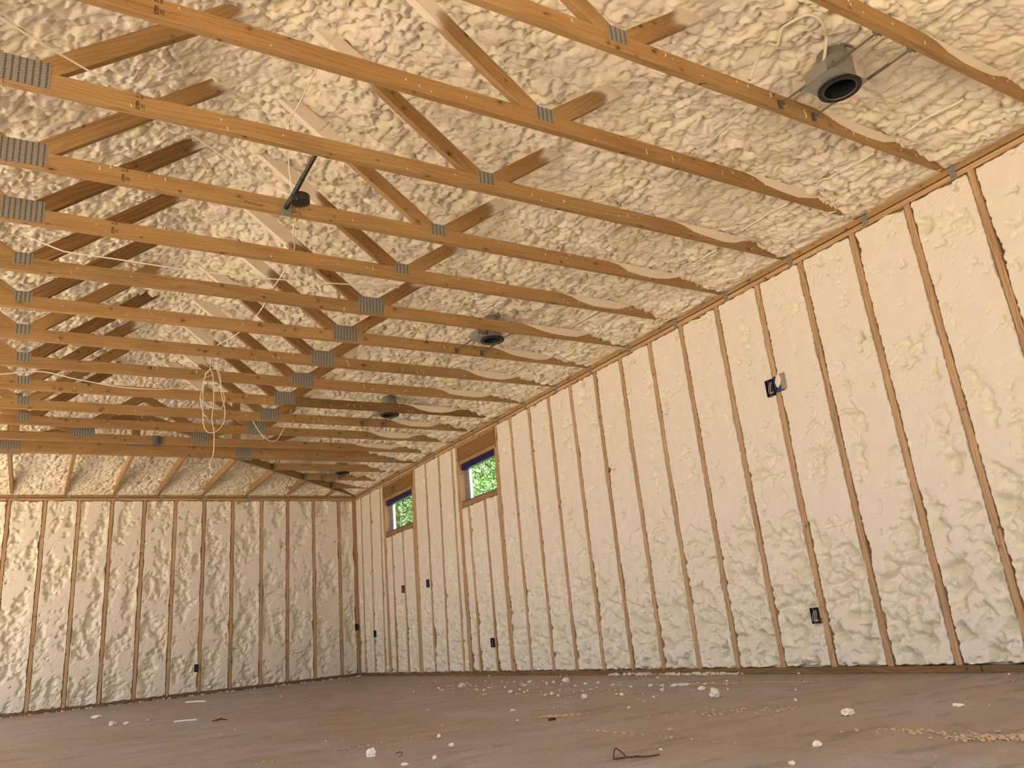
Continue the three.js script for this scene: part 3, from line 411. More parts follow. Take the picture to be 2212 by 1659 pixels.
{ // step-down truss and hip girder at the far end
  const t = thing('roof_truss', 'step-down pine truss just before the deep girder, with a small grey box', 'truss', [0, H, TRUSS_Z[12]]);
  part(t, 'bottom_chord', prism(rect(-SPAN - 0.14, 0, 0.10, CH), T, [1, 0], 1801), WOOD[0]);
  const A = -4.06, B = -2.89, web = (p, q, m, x0, x1, s) => part(t, 'web', prism(clip(clip(clip(bar(p, q, CH), 0, -1, -CH), -1, 0, -x0), 1, 0, x1), T, [q[0] - p[0], q[1] - p[1]], s), m);
  web([A + 0.15, 0.06], [-5.35, 0.50], WOOD[2], -9, A, 1802); web([A - 0.15, 0.06], [-3.40, 0.60], WOOD[3], A, XM, 1803); web([B + 0.15, 0.06], [-3.6, 0.60], WOOD[2], XM, B, 1804); web([B - 0.15, 0.06], [-1.75, 0.48], WOOD[3], B, 9, 1805);
  for (const [x, m] of [[-4.69, WOOD[1]], [-2.50, WOOD[0]]]) part(t, 'web', prism(rect(x - CH / 2, CH, x + CH / 2, 0.56), T, [0, 1], 1806 + x), m);
  part(t, 'connector_plate', plateGeo(A - 0.1, 0.050, A + 0.1, 0.150, T), plateMat); part(t, 'connector_plate', plateGeo(B - 0.1, 0.025, B + 0.1, 0.148, T), plateMat);
  splatter(t, 16, 1810, -0.15, -2.2); tie(t, -0.001, T); const hg = prism([[-1.1, CH], [-0.95, 0.05], [-0.6, 0.03], [-0.45, 0.07], [-0.2, CH]], 0.0014, [1, 0], 1811, 0.0002); hg.translate(0, 0, T - 0.0004); part(t, 'overspray', hg, sprayMat, 'pale foam overspray on the chord');
  const g = thing('girder_truss', 'deep two-ply pine girder truss at the far end, the lowest beam before the far wall', 'truss', [0, H, TRUSS_Z[13]]);
  const GD = 0.14; for (let i = 0; i < 2; i++) { part(g, 'bottom_chord', prism(rect(-SPAN - 0.14, 0, -2.28, GD), T, [1, 0], 1820 + i), WOOD[[2, 1][i]]).position.z = i * T; part(g, 'bottom_chord', prism(rect(-2.279, 0, 0.10, GD), T, [1, 0], 1824 + i), WOOD[[2, 0][i]]).position.z = i * T; }
  for (const [p, q, s] of [[[-4.73, 0.10], [-5.6, 0.42], 1], [[-4.73, 0.10], [-3.55, 0.46], 2], [[-2.28, 0.10], [-3.45, 0.46], 3], [[-2.28, 0.10], [-1.6, 0.36], 4]]) part(g, 'web', prism(clip(bar(p, q, CH), 0, -1, -GD), T, [q[0] - p[0], q[1] - p[1]], 1830 + s), WOOD[2 + s % 2]).position.z = T;
  part(g, 'web', prism(rect(-4.77, GD, -4.68, 0.50), T, [0, 1], 1840), WOOD[1]).position.z = T; part(g, 'web', prism(rect(-3.55, GD, -3.46, 0.50), T, [0, 1], 1841), WOOD[0]).position.z = T;
  for (const [x0, y0, x1, y1] of [[-4.83, 0.024, -4.630, 0.118], [-2.395, 0.006, -2.189, 0.126], [-3.605, 0.098, -3.41, 0.126], [-0.44, 0.010, -0.22, 0.075], [-1.392, 0.094, -1.344, 0.122]]) part(g, 'connector_plate', plateGeo(x0, y0, x1, y1, 2 * T), plateMat);
  const s = splatter; const sp = new THREE.Group(); s(g, 16, 1850, -0.25, -2.0); g.children.at(-1).position.z = T; tie(g, -0.001, 2 * T);
  for (const x of [-4.73, -2.27]) part(g, 'joist_hanger', merge([box(x - 0.1, -0.006, -0.04, x + 0.1, -0.001, 0.055), box(x - 0.1, -0.006, -0.002, x + 0.1, 0.03, 0)]), galvDark);
}
// hip end: jack joists from the far wall, side jacks from the right wall, the diagonal hip joist
{
  const XJ = [-4.735, -4.113, -3.521, -2.949, -2.344, -1.721, -1.119, -0.474], where = ['farthest left of the jack joists in view above the far wall', 'second jack joist from the left above the far wall', 'third jack joist from the left above the far wall', 'fourth jack joist from the left above the far wall', 'fifth jack joist from left, ending where hip joist meets girder', 'sixth jack joist from left, ending on the diagonal hip joist', 'short seventh jack joist from the left above the far wall', 'shortest jack joist above the far wall, closest to the room corner'];
  const jackZ = (x, z1, label, i) => { const t = thing('jack_joist', `pine joist, ${label}`, 'joist', [x, H, 0]); part(t, 'chord', toZY(prism(rect(-0.1, 0, z1, CH), T, [1, 0], 1900 + i)), WOOD[[0, 1, 6][i % 3]]).position.x = -T / 2;
    const q = part(t, 'hurricane_tie', merge([box(0.024, -0.072, 0, 0.064, 0.004, 0.002), box(0.019, -0.004, -0.001, 0.022, 0.05, 0.03), rod([0.035, -0.055, 0], [0.035, -0.055, 0.006], 0.004, 6), rod([0.052, -0.03, 0], [0.052, -0.03, 0.006], 0.004, 6)]), galv); return t; };
  XJ.forEach((x, i) => jackZ(x, Math.min(-x - 0.05, TRUSS_Z[13] - 0.004), where[i], i));
  const side = [[1.81, 'first of the side jack joists behind the girder, right of the hip joist'], [1.21, 'second side jack joist behind the girder, beside the farthest recessed light'], [0.61, 'shortest side jack joist, close to the corner on the right wall']];
  side.forEach(([z, label], i) => { const t = thing('jack_joist', `pine joist, ${label}`, 'joist', [0, H, z]); part(t, 'chord', prism(rect(-z + 0.030, 0, 0.1, CH), T, [1, 0], 1930 + i), WOOD[[1, 0, 3][i]]); part(t, 'joist_hanger', box(-z + 0.030, 0.0, T, -z + 0.055, CH, T + 0.002), galvDark); splatter(t, 9, 1940 + i, -0.15, -z * 0.7); tie(t, -0.001, T); });
  const L = 2.385 * Math.SQRT2, t = thing('hip_joist', 'diagonal pine hip joist running from the room corner to the girder', 'joist', [0, H, 0]); t.rotation.y = Math.PI / 4;
  const g = prism(rect(-L, 0, -0.01, CH), T, [1, 0], 1950); g.translate(0, 0, -T / 2); part(t, 'chord', g, WOOD[2]);
}
// ---------------------------------------------------------------- recessed light housings
{
  const lathe = (pts, n = 40) => new THREE.LatheGeometry(pts.map((p) => new THREE.Vector2(p[0], p[1])), n);
  function canLight(label, x, z, zFar, zNear) {
    const t = thing('recessed_light', label, 'light', [x, H, z], 'recessed light housings');
    part(t, 'housing', lathe([[0.082, 0.012], [0.084, 0.015], [0.084, 0.150], [0.080, 0.158], [0.074, 0.160], [0.070, 0.205], [0.062, 0.213], [0, 0.215]]), galv);
    part(t, 'reflector', lathe([[0.074, 0.006], [0.072, 0.03], [0.066, 0.09], [0.060, 0.12], [0, 0.125]]), black);
    part(t, 'trim_ring', lathe([[0.074, 0.004], [0.078, 0.001], [0.098, 0.000], [0.100, 0.004], [0.098, 0.012], [0.084, 0.014]]), black, 'black flange ring');
    part(t, 'inner_lip', new THREE.TorusGeometry(0.0765, 0.0022, 8, 48).rotateX(Math.PI / 2).translate(0, 0.004, 0), galv);
    const s = new THREE.Shape([[-0.165, -0.085], [0.02, -0.098], [0.088, -0.098], [0.088, 0.098], [0.02, 0.098], [-0.165, 0.085]].map((p) => new THREE.Vector2(...p))); const hole = new THREE.Path(); hole.absarc(0, 0, 0.083, 0, 6.2832, true); s.holes.push(hole);
    part(t, 'mounting_plate', new THREE.ExtrudeGeometry(s, { depth: 0.0015, bevelEnabled: false, curveSegments: 32 }).rotateX(Math.PI / 2).translate(0, 0.0135, 0), galv);
    const jb = part(t, 'junction_box', (() => { const p = new THREE.Shape([[-0.165, 0.016], [-0.088, 0.016], [-0.088, 0.105], [-0.125, 0.105], [-0.165, 0.075]].map((q) => new THREE.Vector2(...q))); return new THREE.ExtrudeGeometry(p, { depth: 0.12, bevelEnabled: true, bevelSize: 0.0015, bevelThickness: 0.0015, bevelSegments: 1 }).translate(0, 0, -0.06); })(), galv);
    part(jb, 'screw', merge([rod([-0.13, 0.04, 0.062], [-0.13, 0.04, 0.066], 0.005), rod([-0.105, 0.08, 0.062], [-0.105, 0.08, 0.066], 0.005)]), galvDark);
    for (const bx of [-0.160, 0.088]) {
      part(t, 'hanger_bar', merge([box(bx - 0.006, 0.016, zFar - z, bx - 0.002, 0.026, zNear - z - 0.12), box(bx, 0.014, zFar - z + 0.12, bx + 0.004, 0.024, zNear - z)]), galvDark);
      const br = part(t, 'bar_bracket', merge([box(bx - 0.018, -0.004, zFar - z, bx + 0.014, 0.050, zFar - z + 0.003), box(bx - 0.012, 0.008, zFar - z, bx + 0.008, 0.034, zFar - z + 0.022), rod([bx + 0.004, 0.044, zFar - z], [bx + 0.004, 0.044, zFar - z + 0.010], 0.004)]), galvDark); br.position.y = 0.0;
      part(t, 'bar_bracket', merge([box(bx - 0.018, -0.004, zNear - z - 0.003, bx + 0.014, 0.050, zNear - z), box(bx - 0.012, 0.008, zNear - z - 0.022, bx + 0.008, 0.034, zNear - z)]), galvDark);
    }
    part(t, 'flexible_conduit', tube([[0.02, 0.205, -0.03], [0.022, 0.245, -0.02], [0.035, 0.262, 0.015], [0.045, 0.24, 0.05], [0.03, 0.18, 0.098], [-0.03, 0.12, 0.096], [-0.088, 0.085, 0.05]], 0.0065, 50, 10), galv);
    return t;
  }
  canLight('recessed light housing nearest to the camera, large at upper right', -1.248, 10.395, TRUSS_Z[0] + T, 10.725);
  canLight('second recessed light housing, partly hidden behind a truss chord mid-picture', -1.243, 6.915, TRUSS_Z[6] + T, TRUSS_Z[5]);
  canLight('third recessed light housing, above the nearer small window', -1.229, 4.590, TRUSS_Z[10] + T, TRUSS_Z[9]);
  canLight('farthest and smallest recessed light housing, behind the girder by the corner', -0.765, 1.655, 1.21 + T, 1.81);
}
// ---------------------------------------------------------------- fan brace and ceiling boxes
{
  const x = -3.352, z0 = TRUSS_Z[3] + T, z1 = TRUSS_Z[2], t = thing('fan_brace', 'black steel fan brace with a round box between two roof trusses', 'bracket', [x, H, 0]);
  part(t, 'brace_tube', merge([rod([0, 0.030, z0 + 0.01], [0, 0.030, lerp(z0, z1, 0.55)], 0.0135, 16), rod([0, 0.030, lerp(z0, z1, 0.45)], [0, 0.030, z1], 0.0115, 16)]), steelBlack);
  const pl = new THREE.Shape([[-0.028, -0.02], [0.028, -0.02], [0.028, 0.055], [-0.028, 0.055]].map((p) => new THREE.Vector2(...p))); for (const [a, b] of [[-0.02, 0.045], [-0.02, 0.025], [0.02, 0.045], [0.02, 0.025]]) { const h = new THREE.Path(); h.absarc(a, b, 0.0035, 0, 6.283, true); pl.holes.push(h); }
  const br = part(t, 'brace_bracket', merge([new THREE.ExtrudeGeometry(pl, { depth: 0.002, bevelEnabled: false }).translate(0, 0, z0), box(-0.016, -0.012, z0, 0.016, 0.012, z0 + 0.016)].map((g) => g.index ? g.toNonIndexed() : g)), galv);
  part(br, 'nail_head', merge([rod([-0.02, -0.006, z0 + 0.002], [-0.02, -0.006, z0 + 0.006], 0.0045), rod([0.02, -0.006, z0 + 0.002], [0.02, -0.006, z0 + 0.006], 0.0045)]), new THREE.MeshStandardMaterial({ color: 0xdad6cc, roughness: 0.25, metalness: 0.9 }));
  const bx = part(t, 'round_box', new THREE.LatheGeometry([[0, -0.012], [0.048, -0.012], [0.0515, -0.009], [0.0525, 0.030], [0.050, 0.032], [0, 0.032]].map((p) => new THREE.Vector2(...p)), 40).translate(0.037, 0, z0 + 0.15), steelBlack);
  part(bx, 'screw', merge([rod([0.008, -0.015, z0 + 0.185], [0.008, -0.011, z0 + 0.185], 0.004), rod([0.066, -0.015, z0 + 0.12], [0.066, -0.011, z0 + 0.12], 0.004)]), galv);
  const c = thing('ceiling_box', 'small grey-blue junction box fixed to the step-down truss', 'electrical box', [-3.35, H + 0.028, TRUSS_Z[12] + T + 0.024]);
  part(c, 'box_body', new THREE.LatheGeometry([[0, 0.05], [0.040, 0.05], [0.042, 0.046], [0.042, -0.046], [0.038, -0.05], [0.036, -0.044], [0, -0.044]].map((p) => new THREE.Vector2(...p)), 24), new THREE.MeshStandardMaterial({ color: 0x4c4f58, roughness: 0.5 })); part(c, 'wire', tube([[0.01, 0.05, 0], [0.02, 0.12, -0.02], [0.0, 0.21, -0.05], [-0.06, 0.24, -0.06], [-0.11, 0.20, -0.06]], 0.0035, 30, 6), cableMat); part(c, 'nail_tab', box(0.035, -0.02, -0.024, 0.06, 0.03, -0.020), galvDark);
}
// ---------------------------------------------------------------- electrical boxes on the walls
{
  function wallBox(label, pos, w, h, mat, wires, onFar) {
    const t = thing('outlet_box', label, 'electrical box', pos); if (!onFar) t.rotation.y = -Math.PI / 2;
    part(t, 'box_shell', merge([box(-w / 2, -h / 2, 0, -w / 2 + 0.004, h / 2, 0.018), box(w / 2 - 0.004, -h / 2, 0, w / 2, h / 2, 0.018), box(-w / 2, h / 2 - 0.004, 0, w / 2, h / 2, 0.018), box(-w / 2, -h / 2, 0, w / 2, -h / 2 + 0.004, 0.018), box(-w / 2, -h / 2, 0, w / 2, h / 2, 0.003)]), mat);
    part(t, 'screw_lug', merge([box(-0.008, h / 2 - 0.014, 0.006, 0.008, h / 2 - 0.003, 0.017), box(-0.008, -h / 2 + 0.003, 0.006, 0.008, -h / 2 + 0.014, 0.017)]), mat);
    for (let i = 0; i < wires; i++) { const o = (i - (wires - 1) / 2) * 0.013; part(t, 'wire', tube([[o + 0.012, h * 0.34, 0.008], [o + 0.002, h * 0.1, 0.015], [o - 0.006, -h * 0.22, 0.016], [o + 0.004, -h * 0.34, 0.014], [o + 0.016, -h * 0.25, 0.010]], 0.0016, 28, 6), cableMat); }
    return t;
  }
  wallBox('black outlet box low on the right wall with loops of white wire inside', [-0.002, 0.357, 8.622], 0.056, 0.100, darkPlastic, 3);
  const two = thing('outlet_box', 'double box high on the right wall, black beside blue, half filled with white foam', 'electrical box', [-0.002, 1.92, 8.665]); two.rotation.y = -Math.PI / 2;
  { const w = wallBox('', [0, 0, 0], 0.066, 0.12, darkPlastic, 2, true); scene.remove(w); while (w.children.length) { const c = w.children[0]; c.position.x -= 0.038; c.position.y -= 0.008; two.add(c); }
    part(two, 'blue_shell', merge([box(0.008, -0.055, 0.002, 0.078, 0.06, 0.005), box(0.008, -0.055, 0, 0.012, 0.06, 0.020), box(0.008, -0.055, 0, 0.078, -0.050, 0.020)]), bluePlastic, 'blue plastic box');
    const lump = new THREE.SphereGeometry(1, 20, 14), P = lump.attributes.position; for (let i = 0; i < P.count; i++) { const s = 1 + 0.16 * n3(P.getX(i) * 2.2, P.getY(i) * 2.2, P.getZ(i) * 2.2); P.setXYZ(i, P.getX(i) * s * 0.026, P.getY(i) * s * 0.046, P.getZ(i) * s * 0.012); } lump.rotateZ(-0.3); lump.translate(0.040, 0.022, 0.008); lump.computeVertexNormals(); part(two, 'foam_blob', lump, foamPlain, 'white foam spilled into the box');
    part(two, 'side_flange', box(0.060, -0.050, 0.002, 0.094, 0.066, 0.012), new THREE.MeshStandardMaterial({ color: 0x9b9187, roughness: 0.6 }), 'grey side of the box'); }
  wallBox('dark outlet box low on the right wall below the nearer window', [-0.002, 0.341, 4.262], 0.062, 0.098, darkPlastic, 1);
  wallBox('blue switch box at mid height on the right wall between the windows', [-0.002, 1.128, 2.655], 0.060, 0.100, bluePlastic, 0);
  wallBox('brown switch box at mid height below the farther window', [-0.002, 1.130, 1.835], 0.060, 0.100, new THREE.MeshStandardMaterial({ color: 0x54402c, roughness: 0.6 }), 1);
  wallBox('small black outlet box low on the right wall nearest the corner', [-0.002, 0.588, 0.700], 0.058, 0.095, darkPlastic, 0);
  wallBox('black outlet box low on the far wall beside a stud', [-2.369, 0.357, 0.002], 0.054, 0.105, darkPlastic, 0, true);
  wallBox('dark brown box in the corner where the two walls meet', [-0.045, 0.72, 0.012], 0.052, 0.095, new THREE.MeshStandardMaterial({ color: 0x2b1b10, roughness: 0.7 }), 0, true);
}
// ---------------------------------------------------------------- cables
{
  const cable = (label, runs, r = 0.0042, mat = cableMat) => { const t = thing('electrical_cable', label, 'cable', runs[0][0]); const o = runs[0][0]; for (const p of runs) part(t, 'strand', tube(p.map((q) => [q[0] - o[0], q[1] - o[1], q[2] - o[2]]), r, p.length * 10, 7), mat); return t; };
  cable('white cable stretched from the upper left corner across two trusses to the round fan box', [[[-4.760, 2.816, 9.344], [-4.678, 2.843, 9.260], [-4.526, 2.875, 9.120], [-4.389, 2.901, 9.008], [-4.267, 2.914, 8.917], [-4.114, 2.923, 8.812], [-3.970, 2.918, 8.721], [-3.815, 2.905, 8.630], [-3.582, 2.867, 8.504], [-3.44, 2.86, 8.44], [-3.37, 2.805, 8.48]]], 0.0045);
  cable('thin white wire dropping from the roof foam to the round fan box', [[[-3.25, 3.56, 9.3], [-3.293, 3.443, 9.3], [-3.344, 3.285, 9.3], [-3.428, 3.082, 9.27], [-3.454, 3.018, 9.2], [-3.50, 2.90, 9.1], [-3.50, 2.93, 8.95], [-3.45, 3.04, 8.78], [-3.43, 2.948, 8.7], [-3.405, 2.86, 8.62], [-3.36, 2.805, 8.52]]], 0.0035);
  cable('white cable running along the trusses from the fan box to the hanging coil', [[[-3.30, 2.79, 8.47], [-3.262, 2.864, 8.33], [-3.225, 2.85, 8.05], [-3.142, 2.866, 7.757], [-3.13, 2.85, 7.45], [-3.125, 2.866, 7.134], [-3.12, 2.852, 6.85], [-3.128, 2.866, 6.55], [-3.19, 2.852, 6.25], [-3.265, 2.866, 5.95], [-3.255, 2.858, 5.65], [-3.224, 2.866, 5.42]]], 0.0042);
  cable('white cable strung level through the left webs from chord to chord', [[[-4.62, 2.86, 7.45], [-4.43, 2.797, 7.45], [-4.37, 2.786, 7.45], [-4.102, 2.784, 7.45], [-3.738, 2.779, 7.45], [-3.285, 2.793, 7.45], [-2.787, 2.829, 7.45], [-2.3, 2.87, 7.45]]]);
  cable('grey-white cable sagging behind the chords low on the left', [[[-5.1, 2.56, 5.65], [-4.734, 2.599, 5.65], [-4.472, 2.640, 5.65], [-4.222, 2.597, 5.65], [-3.865, 2.557, 5.65], [-3.50, 2.60, 5.60], [-3.2, 2.8, 5.42]]], 0.004);
  cable('long white cable lying over the chords from the near truss to the second recessed light', [[[-1.50, 2.868, 10.14], [-1.459, 2.87, 10.007], [-1.41, 2.868, 9.545], [-1.395, 2.87, 9.354], [-1.407, 2.868, 8.946], [-1.369, 2.868, 8.678], [-1.383, 2.868, 8.333], [-1.444, 2.87, 8.108], [-1.49, 2.868, 7.733], [-1.46, 2.868, 7.30], [-1.44, 2.868, 7.12], [-1.40, 2.85, 6.95]]]);
  const ride = (pts, up) => { const o = []; for (let i = 0; i < pts.length - 1; i++) { const [a, b] = [pts[i], pts[i + 1]], n = Math.max(1, Math.round(Math.hypot(b[0] - a[0], b[1] - a[1]) / 0.05)); for (let k = 0; k < n; k++) o.push([lerp(a[0], b[0], k / n), lerp(a[1], b[1], k / n)]); } o.push(pts.at(-1)); return o.map(([x, z]) => { let y = 9; for (const [p, q] of [[0, 0], [0.02, 0], [-0.02, 0], [0, 0.025], [0, -0.025]]) y = Math.min(y, roofFoam(x + p, z + q)); return [x, y - up, z]; }); };
  cable('foam-covered cable ridge along the roof foam above the right wall', [ride([[-0.45, 10.56], [-0.475, 10.41], [-0.49, 10.22]], 0), ride([[-0.495, 10.06], [-0.495, 9.91], [-0.487, 9.65]], 0), ride([[-0.503, 9.45], [-0.50, 9.05]], 0), ride([[-0.498, 8.82], [-0.48, 8.43]], 0)], 0.008, foamPlain);
  cable('pair of foam-dusted cables along the roof foam farther down the right wall', [ride([[-0.62, 7.85], [-0.604, 7.11], [-0.549, 6.7]], 0), ride([[-0.40, 7.85], [-0.362, 7.07], [-0.34, 6.6]], 0), ride([[-0.52, 6.4], [-0.50, 5.5]], 0)], 0.006, foamPlain);
  cable('thick foam-coated loop of cable beside the nearest recessed light', [[[-1.62, 2.862, 10.185], ...ride([[-1.50, 10.22], [-1.485, 10.28], [-1.534, 10.362], [-1.546, 10.413], [-1.532, 10.457], [-1.510, 10.491], [-1.461, 10.505], [-1.399, 10.485], [-1.345, 10.45]], 0.002), [-1.345, 2.90, 10.41], [-1.36, 2.868, 10.39]]], 0.008, foamPlain);
  cable('small looped cable tails above the second recessed light', [[[-1.28, 2.90, 6.92], ...ride([[-1.344, 6.90], [-1.469, 7.02], [-1.527, 7.0], [-1.486, 6.84], [-1.34, 6.89]], 0.002)], ride([[-1.56, 6.99], [-1.427, 6.858], [-1.335, 6.78]], 0.002), ride([[-1.344, 6.90], [-1.315, 7.057], [-1.283, 7.233]], 0.002)], 0.0055, foamPlain);
  cable('drooping white loop of cable hanging in front of the right web plates', [[[-2.60, 3.15, 3.95], [-2.573, 3.047, 3.9], [-2.53, 2.878, 3.9], [-2.442, 2.718, 3.9], [-2.372, 2.645, 3.9], [-2.308, 2.622, 3.9], [-2.259, 2.639, 3.9], [-2.219, 2.697, 3.9], [-2.158, 2.825, 3.9], [-2.112, 2.939, 3.9], [-2.08, 3.15, 3.9]]]);
  cable('tied coil of white cable hanging down from a truss chord at left centre', [
    [[-3.209, 2.985, 5.40], [-3.224, 2.847, 5.41], [-3.258, 2.799, 5.41], [-3.270, 2.722, 5.41], [-3.296, 2.594, 5.42], [-3.289, 2.532, 5.42], [-3.264, 2.447, 5.41], [-3.232, 2.411, 5.41]],
    [[-3.224, 2.847, 5.415], [-3.250, 2.813, 5.415], [-3.271, 2.728, 5.415], [-3.274, 2.633, 5.415], [-3.270, 2.446, 5.41], [-3.262, 2.348, 5.41], [-3.238, 2.294, 5.41], [-3.193, 2.281, 5.41], [-3.137, 2.317, 5.41], [-3.098, 2.388, 5.41], [-3.091, 2.482, 5.41], [-3.101, 2.544, 5.41], [-3.122, 2.619, 5.42], [-3.132, 2.720, 5.42], [-3.158, 2.827, 5.415], [-3.167, 2.852, 5.41], [-3.222, 2.856, 5.41]],
    [[-3.224, 2.850, 5.42], [-3.201, 2.804, 5.42], [-3.190, 2.684, 5.42], [-3.187, 2.558, 5.42], [-3.196, 2.432, 5.42], [-3.198, 2.389, 5.42], [-3.179, 2.291, 5.42], [-3.177, 2.187, 5.42], [-3.183, 2.084, 5.42], [-3.207, 2.017, 5.42], [-3.192, 1.952, 5.42]],
    [[-3.167, 2.855, 5.405], [-3.134, 2.803, 5.405], [-3.127, 2.720, 5.405], [-3.102, 2.633, 5.405], [-3.095, 2.570, 5.405], [-3.112, 2.518, 5.405], [-3.134, 2.501, 5.405], [-3.186, 2.504, 5.40], [-3.255, 2.534, 5.40], [-3.295, 2.582, 5.41]]], 0.0036);
}
// ---------------------------------------------------------------- what lies on the floor
{
  function chunkGeo(seed, sx, sy, sz) { const g = new THREE.IcosahedronGeometry(1, 3), P = g.attributes.position, o = seed * 3.1; for (let i = 0; i < P.count; i++) { const x = P.getX(i), y = P.getY(i), z = P.getZ(i), s = 1 + 0.38 * n3(x * 1.3 + o, y * 1.3, z * 1.3) + 0.16 * n3(x * 3.5, y * 3.5 + o, z * 3.5); P.setXYZ(i, x * s * sx, Math.max(-0.75, y * s) * sy, z * s * sz); } g.computeVertexNormals(); g.computeBoundingBox(); g.translate(0, -g.boundingBox.min.y, 0); return g; }
  const white = new THREE.MeshStandardMaterial({ color: new THREE.Color().setRGB(0.84, 0.77, 0.65), roughness: 0.7 }), tan = new THREE.MeshStandardMaterial({ color: new THREE.Color().setRGB(0.52, 0.36, 0.19), roughness: 0.9 });
  const C = (label, x, z, sx, sy, sz, seed, m = white) => { const t = thing('foam_chunk', label, 'foam scrap', [x, 0, z]); part(t, 'chunk', chunkGeo(seed, sx, sy, sz), m).rotation.y = seed; const c = t.children[0]; c.name = 'lump'; };
  C('largest lumpy white foam chunk, on the floor right of centre', -1.17, 8.81, 0.030, 0.026, 0.026, 1);
  C('curled foam flake behind and left of the largest chunk', -0.88, 8.40, 0.022, 0.012, 0.014, 2);
  C('flat-bottomed white foam scrap on the right of the floor', -1.56, 9.96, 0.026, 0.014, 0.018, 3);
  C('small round foam bead left of the largest chunk', -1.37, 7.86, 0.020, 0.014, 0.018, 4);
  C('small flake far right on the floor', -1.24, 10.23, 0.020, 0.007, 0.012, 5);
  C('tiny pointed foam flake on the bare floor at lower right', -2.20, 10.33, 0.014, 0.010, 0.009, 6);
  C('thin foam flake at the bottom edge right of centre', -2.47, 10.46, 0.013, 0.006, 0.009, 7);
  C('tan foam crumb beside the floor joint', -2.14, 9.55, 0.015, 0.007, 0.012, 8, tan);
  C('white foam scrap with an upright horn, bottom left of centre', -3.14, 8.81, 0.018, 0.018, 0.014, 9);
  C('foam flake pair nearest the wall below the nearer window', -0.97, 5.36, 0.045, 0.02, 0.022, 10);
  C('clump of foam near the right wall base left of centre', -0.54, 6.42, 0.035, 0.018, 0.025, 11);
  C('small foam bit on bare floor right of the horned scrap', -2.82, 8.92, 0.011, 0.008, 0.009, 12);
  C('little foam bead near the bottom edge by the dark twig', -3.02, 9.18, 0.008, 0.009, 0.007, 13);
  C('small angular foam bit on grey floor at centre', -2.71, 8.56, 0.010, 0.008, 0.008, 14);
  C('flat foam flake at the very bottom edge', -3.15, 9.19, 0.013, 0.005, 0.008, 15);
  C('flat foam shaving on brown floor left of the sawdust', -1.95, 7.95, 0.022, 0.006, 0.010, 16);
  C('foam clump on the floor near the far wall at left', -3.75, 4.39, 0.045, 0.020, 0.026, 17);
  C('foam bit closest to the far wall at far left', -3.76, 2.76, 0.05, 0.016, 0.03, 18);
  C('foam bit right of the clump near the far wall', -3.65, 4.44, 0.024, 0.012, 0.016, 19);
  C('foam shaving farthest right of the three by the far wall', -3.48, 4.38, 0.03, 0.009, 0.014, 20);
  const st = thing('foam_flake', 'star-shaped white foam flake on the floor by the right wall', 'foam scrap', [-0.72, 0, 8.01]); { const g = []; for (let i = 0; i < 6; i++) { const a = i * 1.05 + 0.3, l = 0.045 + 0.02 * (i % 2); const q = chunkGeo(30 + i, l * 0.6, 0.008, 0.011); q.translate(l * 0.5, 0, 0); q.rotateY(a); g.push(q); } part(st, 'arm', merge(g), white); }
  const stick = (label, a, b, r) => { const t = thing('foam_strip', label, 'foam scrap', [a[0], 0, a[1]]); const dx = b[0] - a[0], dz = b[1] - a[1]; part(t, 'strip', tube([[0, r, 0], [dx * 0.5, r * 1.4, dz * 0.5 + 0.006], [dx, r, dz]], r, 12, 6), white); };
  stick('thin white foam strip on the floor near the far wall', [-2.79, 1.9], [-2.63, 2.25], 0.009); stick('white foam strip on the floor left of centre, nearer than the other strip', [-3.36, 5.0], [-3.21, 5.13], 0.006);
  const dark = new THREE.MeshStandardMaterial({ color: 0x4a2416, roughness: 0.7 }), twig = (label, x, z, runs, r) => { const t = thing('twig', label, 'twig', [x, 0, z]); for (const p of runs) part(t, 'stem', tube(p, r, 26, 6), dark); };
  twig('bent reddish brown twig lying on the floor at bottom centre', -2.62, 9.93, [[[-0.062, 0.003, -0.05], [-0.058, 0.03, -0.045], [-0.05, 0.034, -0.04], [-0.03, 0.008, -0.025], [-0.055, 0.003, -0.045]], [[-0.058, 0.003, -0.05], [-0.02, 0.006, -0.015], [0.02, 0.004, 0.02], [0.055, 0.007, 0.052]], [[-0.02, 0.004, -0.01], [-0.005, 0.008, 0.004], [0.012, 0.004, 0.012]]], 0.0024);
  twig('small curled dark twig left of bottom centre', -3.07, 8.96, [[[-0.01, 0.002, 0.01], [0.004, 0.006, 0.0], [0.012, 0.012, -0.012], [0.006, 0.016, -0.02], [-0.012, 0.014, -0.02]]], 0.0016);
  twig('scrap of dark twigs on the floor toward the far wall', -3.11, 5.49, [[[-0.05, 0.004, 0.0], [0, 0.012, 0.01], [0.05, 0.004, 0.03]], [[-0.02, 0.003, 0.02], [0.01, 0.016, -0.01], [0.03, 0.003, -0.03]]], 0.004);
  twig('short dark brown wood chip in front of the sawdust', -2.12, 8.63, [[[-0.018, 0.005, 0], [0, 0.007, 0.003], [0.02, 0.005, 0.01]]], 0.006);
  // crumbs nobody could count, and sawdust
  const m = new THREE.Matrix4(), q = new THREE.Quaternion(), eu = new THREE.Euler();
  function scatter(name, label, category, geo, mat, list) { const o = new THREE.InstancedMesh(geo, mat, list.length); list.forEach(([x, z, s, f], i) => { const r = rng(i * 17 + list.length); eu.set(0.4 * r(), r() * 6.28, 0.4 * r()); q.setFromEuler(eu); m.compose(V(x, s * f * 0.4, z), q, V(s, s * f, s * (0.5 + 0.8 * r()))); o.setMatrixAt(i, m); }); o.name = name; o.castShadow = o.receiveShadow = true; o.userData = { label, category, kind: 'stuff' }; scene.add(o); }
  const bit = chunkGeo(44, 1, 1, 1), r = rng(5150), crumbs = [];
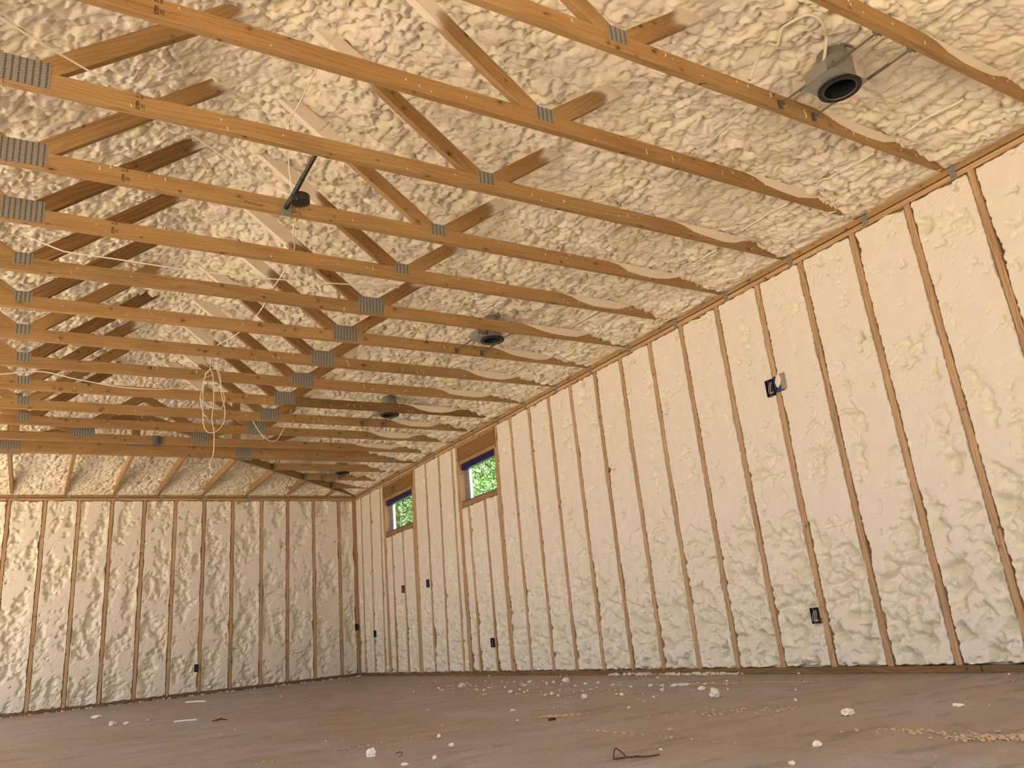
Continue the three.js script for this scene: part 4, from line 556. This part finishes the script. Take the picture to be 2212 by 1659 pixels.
  for (let i = 0; i < 620; i++) { const z = 11 * r(), d = 0.02 + 3.2 * r() ** 3.2; if (r() < 0.5 + 0.5 * n2(z * 1.3, d * 2)) crumbs.push([-d, z, 0.0018 + 0.007 * r() ** 4, 0.6]); }
  for (let i = 0; i < 260; i++) crumbs.push([-0.01 - 0.10 * r() ** 2, 6.4 + 1.5 * r(), 0.004 + 0.009 * r() ** 2, 0.7]);
  for (let i = 0; i < 130; i++) crumbs.push([-0.45 - 0.9 * r(), 5.0 + 3.4 * r(), 0.004 + 0.012 * r() ** 3, 0.5]);
  for (let i = 0; i < 260; i++) crumbs.push([-0.02 - 5 * r(), 0.02 + 0.3 * r() ** 2, 0.004 + 0.009 * r() ** 3, 0.7]);
  for (let i = 0; i < 120; i++) crumbs.push([-1.2 - 3.5 * r(), 3 + 8 * r(), 0.0012 + 0.004 * r() ** 3, 0.6]);
  scatter('foam_crumbs', 'pale foam crumbs scattered over the concrete floor, thickest along the walls', 'foam crumbs', bit, white, crumbs);
  const saw = []; const pile = (x, z, sx, sz, n, ang) => { for (let i = 0; i < n; i++) { const a = (r() + r() + r() - 1.5) * sx, b = (r() + r() + r() - 1.5) * sz; saw.push([x + a * Math.cos(ang) - b * Math.sin(ang), z + a * Math.sin(ang) + b * Math.cos(ang), 0.002 + 0.0045 * r(), 0.5]); } };
  pile(-1.85, 10.76, 0.17, 0.055, 230, 1.2); pile(-1.84, 10.45, 0.25, 0.05, 40, 1.3); pile(-0.61, 8.13, 0.26, 0.035, 150, 1.5); pile(-0.49, 8.62, 0.32, 0.03, 140, 1.5); pile(-2.01, 8.50, 0.10, 0.05, 90, 0.9); pile(-1.6, 9.4, 0.35, 0.12, 70, 0.9); pile(-2.95, 8.43, 0.7, 0.01, 26, 0); pile(-2.27, 9.4, 0.01, 0.9, 36, 0);
  scatter('sawdust', 'tan sawdust in thin drifts on the floor at right', 'sawdust', bit, new THREE.MeshStandardMaterial({ color: new THREE.Color().setRGB(0.60, 0.44, 0.28), roughness: 0.9 }), saw);
}
renderer.render(scene, camera);
